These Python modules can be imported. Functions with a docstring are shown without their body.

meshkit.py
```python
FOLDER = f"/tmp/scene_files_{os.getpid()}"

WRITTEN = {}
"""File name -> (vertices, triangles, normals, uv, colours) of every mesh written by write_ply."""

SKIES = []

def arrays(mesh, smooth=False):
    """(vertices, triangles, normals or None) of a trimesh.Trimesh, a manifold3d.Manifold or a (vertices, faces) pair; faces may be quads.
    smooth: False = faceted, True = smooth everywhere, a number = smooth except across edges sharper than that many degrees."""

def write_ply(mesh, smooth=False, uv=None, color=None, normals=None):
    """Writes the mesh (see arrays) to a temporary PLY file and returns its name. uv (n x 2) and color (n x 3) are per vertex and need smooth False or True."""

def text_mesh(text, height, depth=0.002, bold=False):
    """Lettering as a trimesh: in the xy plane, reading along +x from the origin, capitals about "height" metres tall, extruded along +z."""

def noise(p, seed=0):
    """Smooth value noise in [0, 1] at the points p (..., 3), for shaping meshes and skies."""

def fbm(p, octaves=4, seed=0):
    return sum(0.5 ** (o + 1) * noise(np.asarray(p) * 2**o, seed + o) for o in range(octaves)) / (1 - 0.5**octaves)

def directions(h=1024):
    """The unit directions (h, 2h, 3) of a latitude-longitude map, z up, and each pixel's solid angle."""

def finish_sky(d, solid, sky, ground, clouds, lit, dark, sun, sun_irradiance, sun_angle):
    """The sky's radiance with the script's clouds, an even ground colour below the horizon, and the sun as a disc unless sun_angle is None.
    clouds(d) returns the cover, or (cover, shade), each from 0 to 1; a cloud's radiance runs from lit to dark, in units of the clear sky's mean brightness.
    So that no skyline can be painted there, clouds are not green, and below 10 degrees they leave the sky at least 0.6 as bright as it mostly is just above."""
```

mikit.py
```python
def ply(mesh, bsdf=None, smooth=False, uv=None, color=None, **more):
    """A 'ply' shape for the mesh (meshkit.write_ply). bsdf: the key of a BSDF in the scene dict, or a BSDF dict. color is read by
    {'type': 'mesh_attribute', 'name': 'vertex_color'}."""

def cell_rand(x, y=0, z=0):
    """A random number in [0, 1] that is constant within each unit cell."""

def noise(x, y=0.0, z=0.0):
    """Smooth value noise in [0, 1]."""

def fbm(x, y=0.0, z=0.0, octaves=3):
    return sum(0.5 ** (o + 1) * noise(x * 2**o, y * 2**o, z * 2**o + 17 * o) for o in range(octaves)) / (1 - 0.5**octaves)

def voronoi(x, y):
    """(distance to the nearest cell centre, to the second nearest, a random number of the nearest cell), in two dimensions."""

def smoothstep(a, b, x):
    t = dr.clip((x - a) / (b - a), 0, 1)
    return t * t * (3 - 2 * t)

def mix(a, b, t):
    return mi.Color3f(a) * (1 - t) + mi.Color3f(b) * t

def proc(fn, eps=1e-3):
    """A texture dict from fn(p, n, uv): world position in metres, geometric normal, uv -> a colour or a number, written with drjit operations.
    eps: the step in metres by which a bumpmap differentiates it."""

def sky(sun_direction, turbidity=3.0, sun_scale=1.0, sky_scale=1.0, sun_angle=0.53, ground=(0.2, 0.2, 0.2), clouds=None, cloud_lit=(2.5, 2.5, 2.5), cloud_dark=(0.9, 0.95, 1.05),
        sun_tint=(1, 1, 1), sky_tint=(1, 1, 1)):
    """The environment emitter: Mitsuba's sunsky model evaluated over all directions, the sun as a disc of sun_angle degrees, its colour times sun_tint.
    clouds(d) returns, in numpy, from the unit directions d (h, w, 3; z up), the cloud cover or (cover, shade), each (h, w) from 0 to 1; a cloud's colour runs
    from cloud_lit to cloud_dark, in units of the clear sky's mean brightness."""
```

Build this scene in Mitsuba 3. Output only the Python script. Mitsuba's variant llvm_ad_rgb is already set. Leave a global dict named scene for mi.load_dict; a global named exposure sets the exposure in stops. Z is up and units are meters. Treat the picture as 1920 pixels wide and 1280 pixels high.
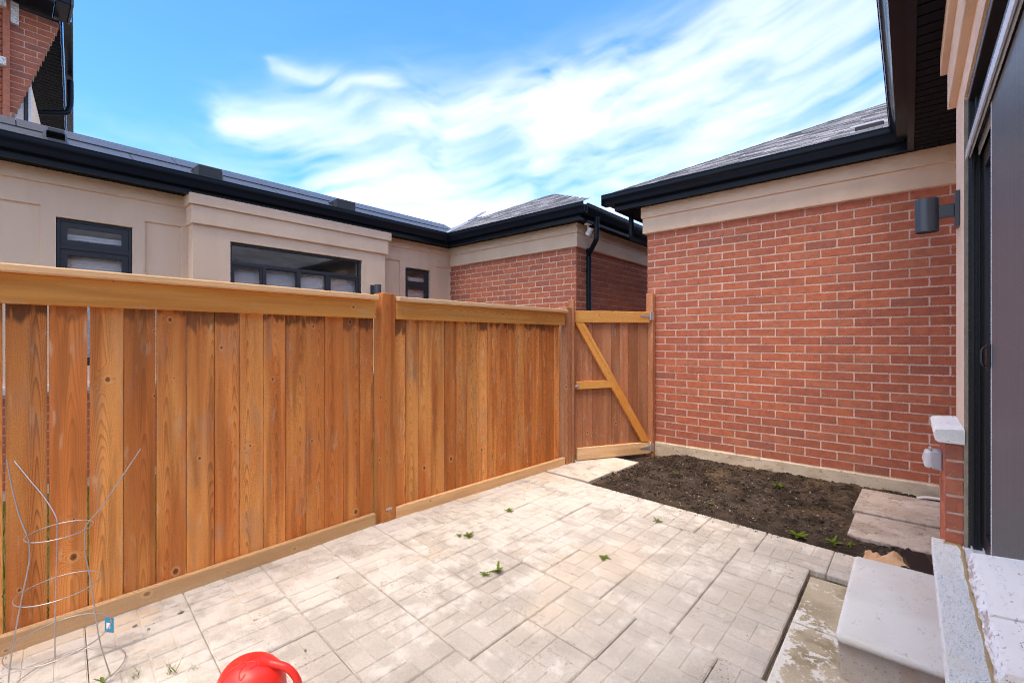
import math
import numpy as np
import trimesh
import manifold3d as m3
import mitsuba as mi
import drjit as dr
import mikit
import meshkit
from mikit import proc, noise, fbm, voronoi, cell_rand, smoothstep, mix

T = mi.ScalarTransform4f
rng = np.random.default_rng(7)
scene, labels = {'type': 'scene'}, {}

# ------------------------------------------------------------------ camera
CAM_Z = 1.42
YAW = math.radians(41.40)                      # the lens looks left of the yard's long axis (+y)
FWD = np.array([-math.sin(YAW), math.cos(YAW), 0.0])
scene['camera'] = {
    'type': 'perspective', 'fov': 2 * math.degrees(math.atan(960 / 845)), 'fov_axis': 'x',
    'near_clip': 0.05, 'far_clip': 500.0, 'principal_point_offset_y': -(637 - 640) / 1280,
    'to_world': T().look_at(origin=[0, 0, CAM_Z], target=[float(FWD[0]), float(FWD[1]), CAM_Z], up=[0, 0, 1])}

# ------------------------------------------------------------------ sky and sun
SUN_EL, SUN_AZ = math.radians(70), math.radians(-82)
SUN = [math.cos(SUN_EL) * math.cos(SUN_AZ), math.cos(SUN_EL) * math.sin(SUN_AZ), math.sin(SUN_EL)]


def clouds(d):
    """Streaky high cloud: azimuth and elevation in degrees, azimuth from straight ahead of the yard's diagonal."""
    phi = np.degrees(np.arctan2(d[..., 0], d[..., 1])) + math.degrees(YAW)
    phi = (phi + 180) % 360 - 180
    el = np.degrees(np.arcsin(np.clip(d[..., 2], -1, 1)))
    ca, sa = math.cos(0.20), math.sin(0.20)
    ux, uy = phi * np.cos(np.radians(el)), el
    a, b = ux * ca + uy * sa, -ux * sa + uy * ca            # along and across the wind
    P = lambda x, y, z: np.stack([x, y, 0 * x + z], -1)
    w1, w2 = meshkit.fbm(P(ux / 14, uy / 14, 3.1), 4, 5) - 0.5, meshkit.fbm(P(ux / 14, uy / 14, 9.7), 4, 8) - 0.5
    a2, b2 = a + 9 * w1, b + 6 * w2
    wisp = meshkit.fbm(P(a2 / 16, b2 / 3.2, 1.0), 6, 21)
    tuft = meshkit.fbm(P(a2 / 9, b2 / 5.0, 5.0), 6, 33)
    fine = meshkit.fbm(P(a2 / 6 + 4 * w2, b2 / 1.3, 7.0), 6, 41)

    def seg(p0, p1, r0, r1, k=1.0):
        x, y = ux + 5 * w1 + 1.6 * (fine - 0.5), uy + 3 * w2 + 3.0 * (wisp - 0.5)
        vx, vy = p1[0] - p0[0], p1[1] - p0[1]
        t = np.clip(((x - p0[0]) * vx + (y - p0[1]) * vy) / (vx * vx + vy * vy), 0, 1)
        dd = np.hypot(x - p0[0] - t * vx, y - p0[1] - t * vy) / (r0 + (r1 - r0) * t)
        return k * np.exp(-dd ** 2)

    F = (0.20 * seg((-20, 22), (36, 27), 6, 9) + seg((-29, 23.0), (-12, 20.5), 1.8, 6.0, 0.9) + seg((-14, 25), (5, 28), 1.5, 3.0, 0.55) + seg((5, 28.5), (30, 31.5), 2.4, 5.5, 0.65)
         + seg((4, 23.0), (38, 20.5), 3.5, 6.5, 0.85) + seg((-20, 15), (10, 13), 4.0, 5.0, 0.85) + seg((-24, 28.3), (-13, 28.0), 0.6, 1.0, 0.45)
         + seg((20, 17), (42, 14), 5, 6, 0.8))
    high = np.clip((el - 44) / 14, 0, 1)
    low = np.clip((22 - el) / 20, 0, 1)
    away_fill = np.clip((np.abs(phi) - 52) / 20, 0, 1)
    F = F * (1 - away_fill) + away_fill * 2.4 * np.clip(meshkit.fbm(P(ux / 40, uy / 26, 2.0), 4, 3) - 0.18, 0, 1) + high * 1.6 * np.clip(meshkit.fbm(d * 2.2, 4, 9) - 0.22, 0, 1) + 0.85 * low ** 1.1  # unseen cloud behind the lens thickened to whiten and brighten ambient light
    n = 0.38 * wisp + 0.22 * tuft + 0.40 * fine
    c = F * (0.42 + 1.3 * np.clip(n - 0.25, 0, 1)) + 1.9 * (n - 0.51) * np.clip(F * 2.0, 0, 1)
    cover = 1 - np.exp(-0.88 * np.clip(c, 0, None))
    return np.clip(cover * 1.04, 0, 0.97), np.clip((0.62 - 0.6 * tuft - 0.4 * wisp) * 2.2, 0, 1)


scene['sky_light'] = mikit.sky(SUN, turbidity=3.0, sun_scale=0.24, sky_scale=1.0, sun_angle=36.0, clouds=clouds,
                               cloud_lit=(1.95, 1.93, 1.92), cloud_dark=(1.40, 1.45, 1.55), sky_tint=(0.37, 0.61, 0.84))
exposure = 3.65

# ------------------------------------------------------------------ helpers
counts = {}


def key(name):
    """The next free key: name, name_001, name_002 ..."""
    n = counts.get(name, -1) + 1
    counts[name] = n
    return name if n == 0 else f'{name}_{n:03d}'


def put(name, mesh, bsdf, smooth=False, uv=None, world=None):
    k = key(name)
    d = mikit.ply(mesh, bsdf, smooth=smooth, uv=uv)
    if world is not None:
        d['to_world'] = world
    scene[k] = d
    return k


def put_shared(name, shape, bsdf, world):
    k = key(name)
    scene[k] = {**shape, 'bsdf': {'type': 'ref', 'id': bsdf}, 'to_world': world}
    return k


def tag(k, label=None, category=None, group=None, kind=None):
    labels[k] = {a: b for a, b in (('label', label), ('category', category), ('group', group), ('kind', kind)) if b}


def box(x0, x1, y0, y1, z0, z1, c=0.0):
    """A box with its edges chamfered by c."""
    x0, x1, y0, y1, z0, z1 = min(x0, x1), max(x0, x1), min(y0, y1), max(y0, y1), min(z0, z1), max(z0, z1)
    if c <= 0:
        m = trimesh.creation.box([x1 - x0, y1 - y0, z1 - z0])
        m.apply_translation([(x0 + x1) / 2, (y0 + y1) / 2, (z0 + z1) / 2])
        return m
    c = min(c, 0.45 * min(x1 - x0, y1 - y0, z1 - z0))
    pts = []
    for X, sx in ((x0, 1), (x1, -1)):
        for Y, sy in ((y0, 1), (y1, -1)):
            for Z, sz in ((z0, 1), (z1, -1)):
                pts += [[X + sx * c, Y + sy * c, Z], [X + sx * c, Y, Z + sz * c], [X, Y + sy * c, Z + sz * c]]
    return trimesh.convex.convex_hull(np.array(pts))


def cat(*ms):
    return trimesh.util.concatenate([m for m in ms])


def man(mesh):
    return m3.Manifold(m3.Mesh(np.asarray(mesh.vertices, np.float32), np.asarray(mesh.faces, np.uint32)))


def to_tri(m):
    g = m.to_mesh()
    return trimesh.Trimesh(np.asarray(g.vert_properties)[:, :3], np.asarray(g.tri_verts), process=False)


def cut(mesh, *holes):
    a = man(mesh)
    for h in holes:
        a = a - man(h)
    return to_tri(a)


def prism(profile, axis, a, b):
    """Sweeps a closed profile of (across, up) points along x or y from a to b."""
    p = np.asarray(profile, float)
    from shapely.geometry import Polygon
    m = trimesh.creation.extrude_polygon(Polygon(p), b - a, engine='earcut')
    v = m.vertices.copy()
    m.vertices = np.stack([v[:, 2] + a, v[:, 0], v[:, 1]], 1) if axis == 'x' else np.stack([v[:, 0], v[:, 2] + a, v[:, 1]], 1)
    m.fix_normals()
    return m


def tube(pts, r, sides=8, caps=True):
    p = np.asarray(pts, float)
    t = np.gradient(p, axis=0)
    t /= np.linalg.norm(t, axis=1, keepdims=True) + 1e-12
    ref = np.array([0.0, 0.0, 1.0]) if abs(t[0, 2]) < 0.9 else np.array([1.0, 0, 0])
    u = np.cross(t[0], ref)
    u /= np.linalg.norm(u)
    V = []
    rr = np.broadcast_to(r, (len(p),))
    for i in range(len(p)):
        u = u - t[i] * (u @ t[i])
        u /= np.linalg.norm(u)
        w = np.cross(t[i], u)
        for k in range(sides):
            a = 2 * math.pi * k / sides
            V.append(p[i] + rr[i] * (math.cos(a) * u + math.sin(a) * w))
    F = []
    for i in range(len(p) - 1):
        for k in range(sides):
            a, b = i * sides + k, i * sides + (k + 1) % sides
            F += [[a, b, b + sides], [a, b + sides, a + sides]]
    if caps:
        V += [p[0], p[-1]]
        n = len(V)
        for k in range(sides):
            F.append([n - 2, (k + 1) % sides, k])
            F.append([n - 1, (len(p) - 1) * sides + k, (len(p) - 1) * sides + (k + 1) % sides])
    return trimesh.Trimesh(V, F, process=False)


def ring(center, r, wire, n=56, sides=7, wob=0.0, tilt=(0, 0)):
    a = np.linspace(0, 2 * math.pi, n + 1)
    rr = r * (1 + wob * np.sin(2 * a + 1.0))
    p = np.stack([center[0] + rr * np.cos(a), center[1] + rr * np.sin(a), center[2] + rr * (tilt[0] * np.cos(a) + tilt[1] * np.sin(a))], 1)
    return tube(p, wire, sides, caps=False)


def at(x, y, z, deg=0.0):
    return T().translate([float(x), float(y), float(z)]).rotate([0, 0, 1], float(deg))


def smooth_path(pts, n=8):
    """Catmull-Rom through the points."""
    p = np.asarray(pts, float)
    q = np.vstack([2 * p[0] - p[1], p, 2 * p[-1] - p[-2]])
    out = []
    for i in range(1, len(q) - 2):
        for t in np.linspace(0, 1, n, endpoint=False):
            out.append(0.5 * (2 * q[i] + (q[i + 1] - q[i - 1]) * t + (2 * q[i - 1] - 5 * q[i] + 4 * q[i + 1] - q[i + 2]) * t * t + (3 * q[i] - q[i - 1] - 3 * q[i + 1] + q[i + 2]) * t ** 3))
    out.append(p[-1])
    return np.array(out)


# ------------------------------------------------------------------ materials
def mat(name, color, rough=0.7, spec=0.4, bump=None, scale=1.0, metallic=0.0, eps=1e-3, two=True, **more):
    b = {'type': 'principled', 'base_color': color if isinstance(color, dict) else {'type': 'rgb', 'value': list(color)},
         'roughness': rough, 'specular': spec, 'metallic': metallic, **more}
    if bump is not None:
        b = {'type': 'bumpmap', 'arbitrary': proc(bump, eps), 'scale': scale, 'bsdf': b}
    scene[name] = {'type': 'twosided', 'bsdf': b} if two else b
    return name


def wood_fn(light, dark, red, knots=0.55, stain=0.0, grey=0.25):
    """Flat-sawn boards. uv.x runs across the board in metres, uv.y = 10 * board number + metres along it."""
    L, D, R = mi.Color3f(light), mi.Color3f(dark), mi.Color3f(red)

    def fn(p, n, uv):
        u, idn = uv.x, dr.floor(uv.y / 10)
        z = uv.y - 10 * idn
        r1, r2, r3, r4 = (cell_rand(idn, k, 3) for k in (11, 12, 13, 14))
        heart = (r1 - 0.5) * 0.09 + 0.02 * (noise(z * 1.1, idn * 7.3) - 0.5)
        warp = fbm(u * 14 + idn * 3.7, z * 1.6, idn * 1.3, octaves=3) - 0.5
        # knots: a few per board, irregularly spaced
        kc = dr.floor(z / 0.42)
        kd, kk = mi.Float(9.0), mi.Float(0.0)
        for o in (-1, 0, 1):
            c = kc + o
            have = cell_rand(c, idn, 31) < knots
            kz = (c + 0.15 + 0.7 * cell_rand(c, idn, 32)) * 0.42
            ku = (cell_rand(c, idn, 33) - 0.5) * 0.105
            size = 0.004 + 0.010 * dr.square(cell_rand(c, idn, 34))
            dd = dr.sqrt(dr.square(u - ku) + dr.square((z - kz) * 0.75)) / size
            dd = dr.select(have, dd, 9.0)
            kd = dr.minimum(kd, dd)
        push = dr.exp(-dr.square(kd / 3.0))
        q = dr.square(u - heart) * (700 + 900 * r2) + z * (1.6 + 2.2 * r3) + 2.2 * warp + 3.4 * push
        f = q * 2.6
        f = f - dr.floor(f)
        late = smoothstep(0.45, 0.95, f) * (1 - smoothstep(0.95, 1.0, f))
        pores = noise(u * 520, z * 9, idn * 5.1)
        tone = fbm(u * 9 + idn * 11.0, z * 1.1, idn * 2.0, octaves=3)
        patch = fbm(u * 20 + idn * 5.0, z * 4.5, idn * 4.0 + 9, octaves=3)
        col = mix(L, R, smoothstep(0.28, 0.72, tone * 0.8 + 0.35 * r4))
        col = mix(col, D, late * (0.34 + 0.36 * r2) + 0.26 * (pores - 0.5))
        col = mix(col, mi.Color3f(0.30, 0.24, 0.19), grey * smoothstep(0.55, 0.85, patch) * (0.4 + r3))
        col = mix(col, mi.Color3f(0.72, 0.49, 0.30), 0.40 * smoothstep(0.60, 0.85, fbm(u * 45 + idn, z * 9, idn * 3.0, octaves=4)) * smoothstep(0.45, 0.65, patch))
        streak = fbm(u * 34 + idn * 3.0, z * 1.6 + 1.5 * warp, idn * 6.0, octaves=4)
        col = mix(col, D, 0.40 * smoothstep(0.50, 0.80, streak))
        col = mix(col, L * 1.12, 0.35 * smoothstep(0.52, 0.28, streak) * r3)
        col *= 0.80 + 0.40 * cell_rand(idn, 5, 9)
        # knot: ring and dark heart
        col = mix(col, D * 0.55, (1 - smoothstep(0.75, 1.1, kd)) * 0.75)
        col = mix(col, mi.Color3f(0.80, 0.50, 0.25), smoothstep(0.8, 1.2, kd) * (1 - smoothstep(1.3, 2.1, kd)) * 0.32)
        col = mix(col, D * 0.4, (1 - smoothstep(0.15, 0.40, kd)) * (0.3 + 0.7 * r4))
        if stain > 0:   # water marks that ran down from under the rail
            edge = 1.49 + 0.10 * fbm(u * 26 + idn * 9.0, idn * 3.0, 0.0, octaves=3) - 0.12 * r1
            mark = smoothstep(0.0, 0.035, z - edge) * smoothstep(0.35, 0.6, fbm(u * 60 + idn, z * 7, idn * 2.0, octaves=3) + 0.15)
            col = mix(col, mi.Color3f(0.085, 0.036, 0.018), stain * mark * (0.4 + 0.6 * r2))
        return col

    def hgt(p, n, uv):
        idn = dr.floor(uv.y / 10)
        z = uv.y - 10 * idn
        return 0.6 * noise(uv.x * 330, z * 6, idn * 5.1) + 0.4 * noise(uv.x * 120, z * 40, idn)
    return fn, hgt


f, h = wood_fn((0.760, 0.335, 0.096), (0.215, 0.070, 0.019), (0.560, 0.180, 0.044), knots=0.55, stain=0.8)
mat('picket_wood', proc(f), 0.75, 0.25, h, 0.0006)
f, h = wood_fn((0.760, 0.390, 0.105), (0.46, 0.170, 0.036), (0.700, 0.300, 0.060), knots=0.5, grey=0.05)
mat('rail_wood', proc(f), 0.7, 0.25, h, 0.0004)
f, h = wood_fn((0.72, 0.50, 0.29), (0.48, 0.27, 0.13), (0.66, 0.41, 0.20), knots=0.4, grey=0.12)
mat('cap_wood', proc(f), 0.75, 0.25, h, 0.0004)
f, h = wood_fn((0.52, 0.235, 0.120), (0.24, 0.094, 0.042), (0.42, 0.165, 0.080), knots=0.5, grey=0.35)
mat('gate_wood', proc(f), 0.78, 0.2, h, 0.0006)
f, h = wood_fn((0.68, 0.270, 0.072), (0.22, 0.058, 0.015), (0.58, 0.150, 0.030), knots=0.8, grey=0.1)
mat('post_wood', proc(f), 0.72, 0.25, h, 0.0008)


def brick_fn(base, other, k):
    B, O = mi.Color3f(base), mi.Color3f(other)

    def fn(p, n, uv):
        s = p.x * 1.0 + p.y * 0.83
        a = fbm(s * 26, p.z * 40 + k, 0.0, octaves=3)
        g = noise(p.x * 420, p.y * 420, p.z * 420)
        col = mix(B, O, smoothstep(0.3, 0.8, a)) * (0.86 + 0.28 * g)
        chip = smoothstep(0.80, 0.86, fbm(s * 55 + 3 * k, p.z * 70, 2.0, octaves=2))
        return mix(col, mi.Color3f(0.50, 0.27, 0.20), chip * 0.5)
    return fn


def rough_h(p, n, uv):
    return noise(p.x * 260, p.y * 260, p.z * 260) * 0.6 + noise(p.x * 90, p.y * 90, p.z * 90) * 0.4


BR = [((0.447, 0.142, 0.079), (0.372, 0.118, 0.072)), ((0.406, 0.130, 0.077), (0.339, 0.111, 0.072)), ((0.487, 0.156, 0.083), (0.406, 0.127, 0.073)),
      ((0.359, 0.126, 0.083), (0.298, 0.110, 0.077)), ((0.466, 0.162, 0.093), (0.385, 0.137, 0.085))]
for i, (a, b) in enumerate(BR):
    mat(f'brick_clay_{i}', proc(brick_fn(a, b, i * 7.0)), 0.85, 0.25, rough_h, 0.0008)


def mortar_fn(p, n, uv):
    s = p.x + p.y * 0.83
    a = fbm(s * 9, p.z * 9, 0.0, octaves=3)
    g = noise(p.x * 500, p.y * 500, p.z * 500)
    return mix((0.68, 0.51, 0.42), (0.55, 0.41, 0.335), smoothstep(0.3, 0.75, a)) * (0.85 + 0.3 * g)


mat('mortar', proc(mortar_fn), 0.95, 0.1, rough_h, 0.001)


def stucco_fn(p, n, uv):
    s = p.x + p.y
    a = fbm(s * 2.2, p.z * 2.2, p.x * 2.0, octaves=3)
    st = fbm(s * 9, p.z * 1.2, 3.0, octaves=3)
    g = noise(p.x * 300, p.y * 300, p.z * 300)
    return mix((0.765, 0.572, 0.420), (0.69, 0.510, 0.372), smoothstep(0.3, 0.75, 0.6 * a + 0.4 * st)) * (0.93 + 0.14 * g)


def stucco_h(p, n, uv):
    return noise(p.x * 170, p.y * 170, p.z * 170) * 0.65 + noise(p.x * 420, p.y * 420, p.z * 420) * 0.35


mat('stucco', proc(stucco_fn), 0.92, 0.15, stucco_h, 0.0022)


def concrete_fn(p, n, uv):
    a = fbm(p.x * 7, p.y * 7, p.z * 7, octaves=4)
    g = noise(p.x * 420, p.y * 420, p.z * 420)
    c = mix((0.63, 0.535, 0.405), (0.49, 0.40, 0.295), smoothstep(0.3, 0.75, a)) * (0.82 + 0.36 * g)
    d = smoothstep(0.62, 0.72, fbm(p.x * 18 + 5, p.y * 18, p.z * 30, octaves=3))
    return mix(c, mi.Color3f(0.17, 0.125, 0.085), d * 0.5)


mat('foundation_concrete', proc(concrete_fn), 0.92, 0.15, rough_h, 0.002)


def slab_fn(p, n, uv):
    """Buff cast slabs; lime bloom and cement smears, thick beside the fence and in islands elsewhere."""
    a = fbm(p.x * 3.2, p.y * 3.2, 0.0, octaves=4)
    g = noise(p.x * 330, p.y * 330, 0.0)
    g2 = noise(p.x * 900, p.y * 900, 0.0)
    sx = p.x + 0.065 * p.y
    row = dr.floor((p.y + 0.065 * (p.x + 1.9) - 0.2) / 0.402)
    pad = cell_rand(dr.floor((sx + 3.0) / 0.2), row, dr.floor(p.y / 0.1))
    col = mix((0.460, 0.422, 0.376), (0.395, 0.360, 0.316), smoothstep(0.3, 0.75, a)) * (0.90 + 0.14 * pad)
    col = mix(col, mi.Color3f(0.62, 0.52, 0.40), 0.4 * smoothstep(0.5, 0.8, fbm(p.x * 2.1 + 7, p.y * 2.1, 3.0, octaves=3)))
    col *= 0.80 + 0.28 * g + 0.14 * g2
    # lime bloom: hard-edged flakes, denser in the strip along the fence
    strip = 1 - smoothstep(0.3, 1.35, p.x + 3.05 - 0.12 * p.y)
    band = dr.exp(-dr.square((p.y - 3.55) / 0.45)) * 0.55 + dr.exp(-dr.square((p.y - 2.75) / 0.5) - dr.square((p.x + 2.1) / 0.6)) * 0.7
    m = fbm(p.x * 7.5 + 1.7, p.y * 7.5, 5.0, octaves=4) + 0.30 * strip + 0.18 * band
    flake = fbm(p.x * 26, p.y * 26, 8.0, octaves=4)
    bloom = smoothstep(0.54, 0.92, m + 0.60 * (flake - 0.5))
    col = mix(col, mi.Color3f(0.64, 0.61, 0.565) * (0.92 + 0.12 * g), bloom * 0.60)
    # tan mud wash in streaks along the fence
    mud = smoothstep(0.52, 0.68, fbm(p.x * 9 + 3, p.y * 2.4, 2.0, octaves=4)) * (1 - smoothstep(0.25, 0.6, p.x + 3.05))
    col = mix(col, mi.Color3f(0.60, 0.46, 0.31), 0.55 * mud)
    speck = smoothstep(0.84, 0.88, noise(p.x * 130, p.y * 130, 1.0)) * smoothstep(0.5, 0.7, fbm(p.x * 5, p.y * 5, 9.0, octaves=2))
    return mix(col, mi.Color3f(0.12, 0.09, 0.065), speck * 0.7)


mat('slab_concrete', proc(slab_fn), 0.93, 0.15, rough_h, 0.0012)


def pale_fn(p, n, uv):
    a = fbm(p.x * 6 + 2, p.y * 6, p.z * 6, octaves=4)
    g = noise(p.x * 380, p.y * 380, p.z * 380)
    c = mix((0.60, 0.555, 0.495), (0.47, 0.42, 0.36), smoothstep(0.3, 0.75, a)) * (0.86 + 0.26 * g)
    d = smoothstep(0.66, 0.74, fbm(p.x * 14, p.y * 14, 4.0, octaves=3))
    return mix(c, mi.Color3f(0.26, 0.21, 0.16), d * 0.5)


mat('pale_slab', proc(pale_fn), 0.92, 0.15, rough_h, 0.0012)


def dirty_fn(p, n, uv):
    a = fbm(p.x * 5 + 2, p.y * 5, p.z * 5, octaves=4)
    g = noise(p.x * 380, p.y * 380, p.z * 380)
    c = mix((0.47, 0.40, 0.345), (0.35, 0.285, 0.24), smoothstep(0.3, 0.7, a)) * (0.84 + 0.3 * g)
    d = smoothstep(0.50, 0.78, 0.55 * fbm(p.x * 17, p.y * 14, 4.0, octaves=5) + 0.45 * fbm(p.x * 70, p.y * 60, 1.0, octaves=3))
    c = mix(c, mi.Color3f(0.60, 0.55, 0.50), 0.5 * smoothstep(0.55, 0.75, fbm(p.x * 8 + 9, p.y * 9, 1.0, octaves=4)))
    return mix(c, mi.Color3f(0.12, 0.085, 0.065), d * 0.6)


mat('muddy_slab', proc(dirty_fn), 0.93, 0.12, rough_h, 0.0015)


def sunk_fn(p, n, uv):
    a = fbm(p.x * 6 + 2, p.y * 6, 0.0, octaves=4)
    g = noise(p.x * 380, p.y * 380, 0.0)
    c = mix((0.42, 0.36, 0.265), (0.30, 0.25, 0.175), smoothstep(0.3, 0.7, a)) * (0.86 + 0.26 * g)
    c = mix(c, mi.Color3f(0.19, 0.15, 0.08), 0.5 * smoothstep(0.58, 0.74, fbm(p.x * 11 + 4, p.y * 11, 7.0, octaves=4)))
    near = dr.exp(-dr.square((p.y - 2.665) / 0.045)) * 0.22 + dr.exp(-dr.square((p.x + 0.45) / 0.045)) * 0.30 * (1 - smoothstep(2.72, 2.86, p.y)) + 0.05 * (1 - smoothstep(2.45, 2.62, p.y))
    sm = 0.6 * fbm(p.x * 24 + 13, p.y * 20, 2.0, octaves=5) + 0.4 * fbm(p.x * 80, p.y * 70, 1.0, octaves=3) + near
    return mix(c, mi.Color3f(0.66, 0.64, 0.605) * (0.85 + 0.25 * g), smoothstep(0.58, 0.74, sm) * 0.85)


mat('sunken_slab', proc(sunk_fn), 0.9, 0.2, rough_h, 0.0015)


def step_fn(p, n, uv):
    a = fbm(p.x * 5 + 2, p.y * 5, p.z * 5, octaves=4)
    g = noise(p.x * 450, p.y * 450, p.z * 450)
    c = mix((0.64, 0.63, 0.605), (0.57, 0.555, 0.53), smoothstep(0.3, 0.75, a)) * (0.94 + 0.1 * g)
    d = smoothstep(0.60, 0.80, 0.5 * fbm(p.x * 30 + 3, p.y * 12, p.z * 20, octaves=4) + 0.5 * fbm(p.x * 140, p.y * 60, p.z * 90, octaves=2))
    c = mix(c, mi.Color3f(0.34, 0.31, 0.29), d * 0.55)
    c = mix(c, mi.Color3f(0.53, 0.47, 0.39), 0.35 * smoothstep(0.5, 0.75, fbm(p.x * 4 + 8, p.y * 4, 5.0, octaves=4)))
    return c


mat('step_concrete', proc(step_fn), 0.88, 0.2, rough_h, 0.0010)


def step_shade_dirt_fn(p, n, uv):
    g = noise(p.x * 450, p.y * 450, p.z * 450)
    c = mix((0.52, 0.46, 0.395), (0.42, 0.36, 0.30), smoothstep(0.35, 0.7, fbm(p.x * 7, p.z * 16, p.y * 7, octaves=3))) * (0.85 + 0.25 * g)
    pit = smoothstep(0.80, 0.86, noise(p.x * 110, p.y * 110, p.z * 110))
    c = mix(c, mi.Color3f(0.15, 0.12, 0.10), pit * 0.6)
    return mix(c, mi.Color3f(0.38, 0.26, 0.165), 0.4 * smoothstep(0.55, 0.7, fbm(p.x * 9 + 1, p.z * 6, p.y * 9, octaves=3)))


mat('step_shade_dirt', proc(step_shade_dirt_fn), 0.9, 0.15, rough_h, 0.0012)  # browner than the tread: shade under the nosing painted in along with dirt


def granite_fn(p, n, uv):
    g = noise(p.x * 420, p.y * 260, p.z * 420)
    g2 = noise(p.x * 520 + 3, p.y * 380, p.z * 500)
    c = mix((0.80, 0.785, 0.755), (0.66, 0.645, 0.62), smoothstep(0.3, 0.8, g2))
    c = mix(c, mi.Color3f(0.13, 0.13, 0.13), smoothstep(0.73, 0.80, g) * 0.85)
    return mix(c, mi.Color3f(0.66, 0.58, 0.42), 0.30 * smoothstep(0.5, 0.7, fbm(p.x * 8, p.y * 5, 1.0, octaves=3)))


mat('sill_granite', proc(granite_fn), 0.75, 0.3, rough_h, 0.0008)


def cap_fn(p, n, uv):
    g = noise(p.x * 330, p.y * 240, p.z * 330)
    a = fbm(p.x * 8, p.y * 8, p.z * 8, octaves=3)
    c = mix((0.80, 0.775, 0.74), (0.71, 0.68, 0.64), smoothstep(0.3, 0.8, a))
    c = mix(c, mi.Color3f(0.22, 0.19, 0.17), smoothstep(0.80, 0.86, g) * 0.8)
    dirt = smoothstep(0.46, 0.62, fbm(p.y * 75, p.z * 90, p.x * 60, octaves=4)) * dr.select((p.y < 1.5) & (p.x < 0.0985), 1.0, 0.0)      # the broken, stained edge of the near cap
    return mix(c, mi.Color3f(0.36, 0.25, 0.21), dirt * 0.7)


mat('cap_limestone', proc(cap_fn), 0.9, 0.2, rough_h, 0.0014)


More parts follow.
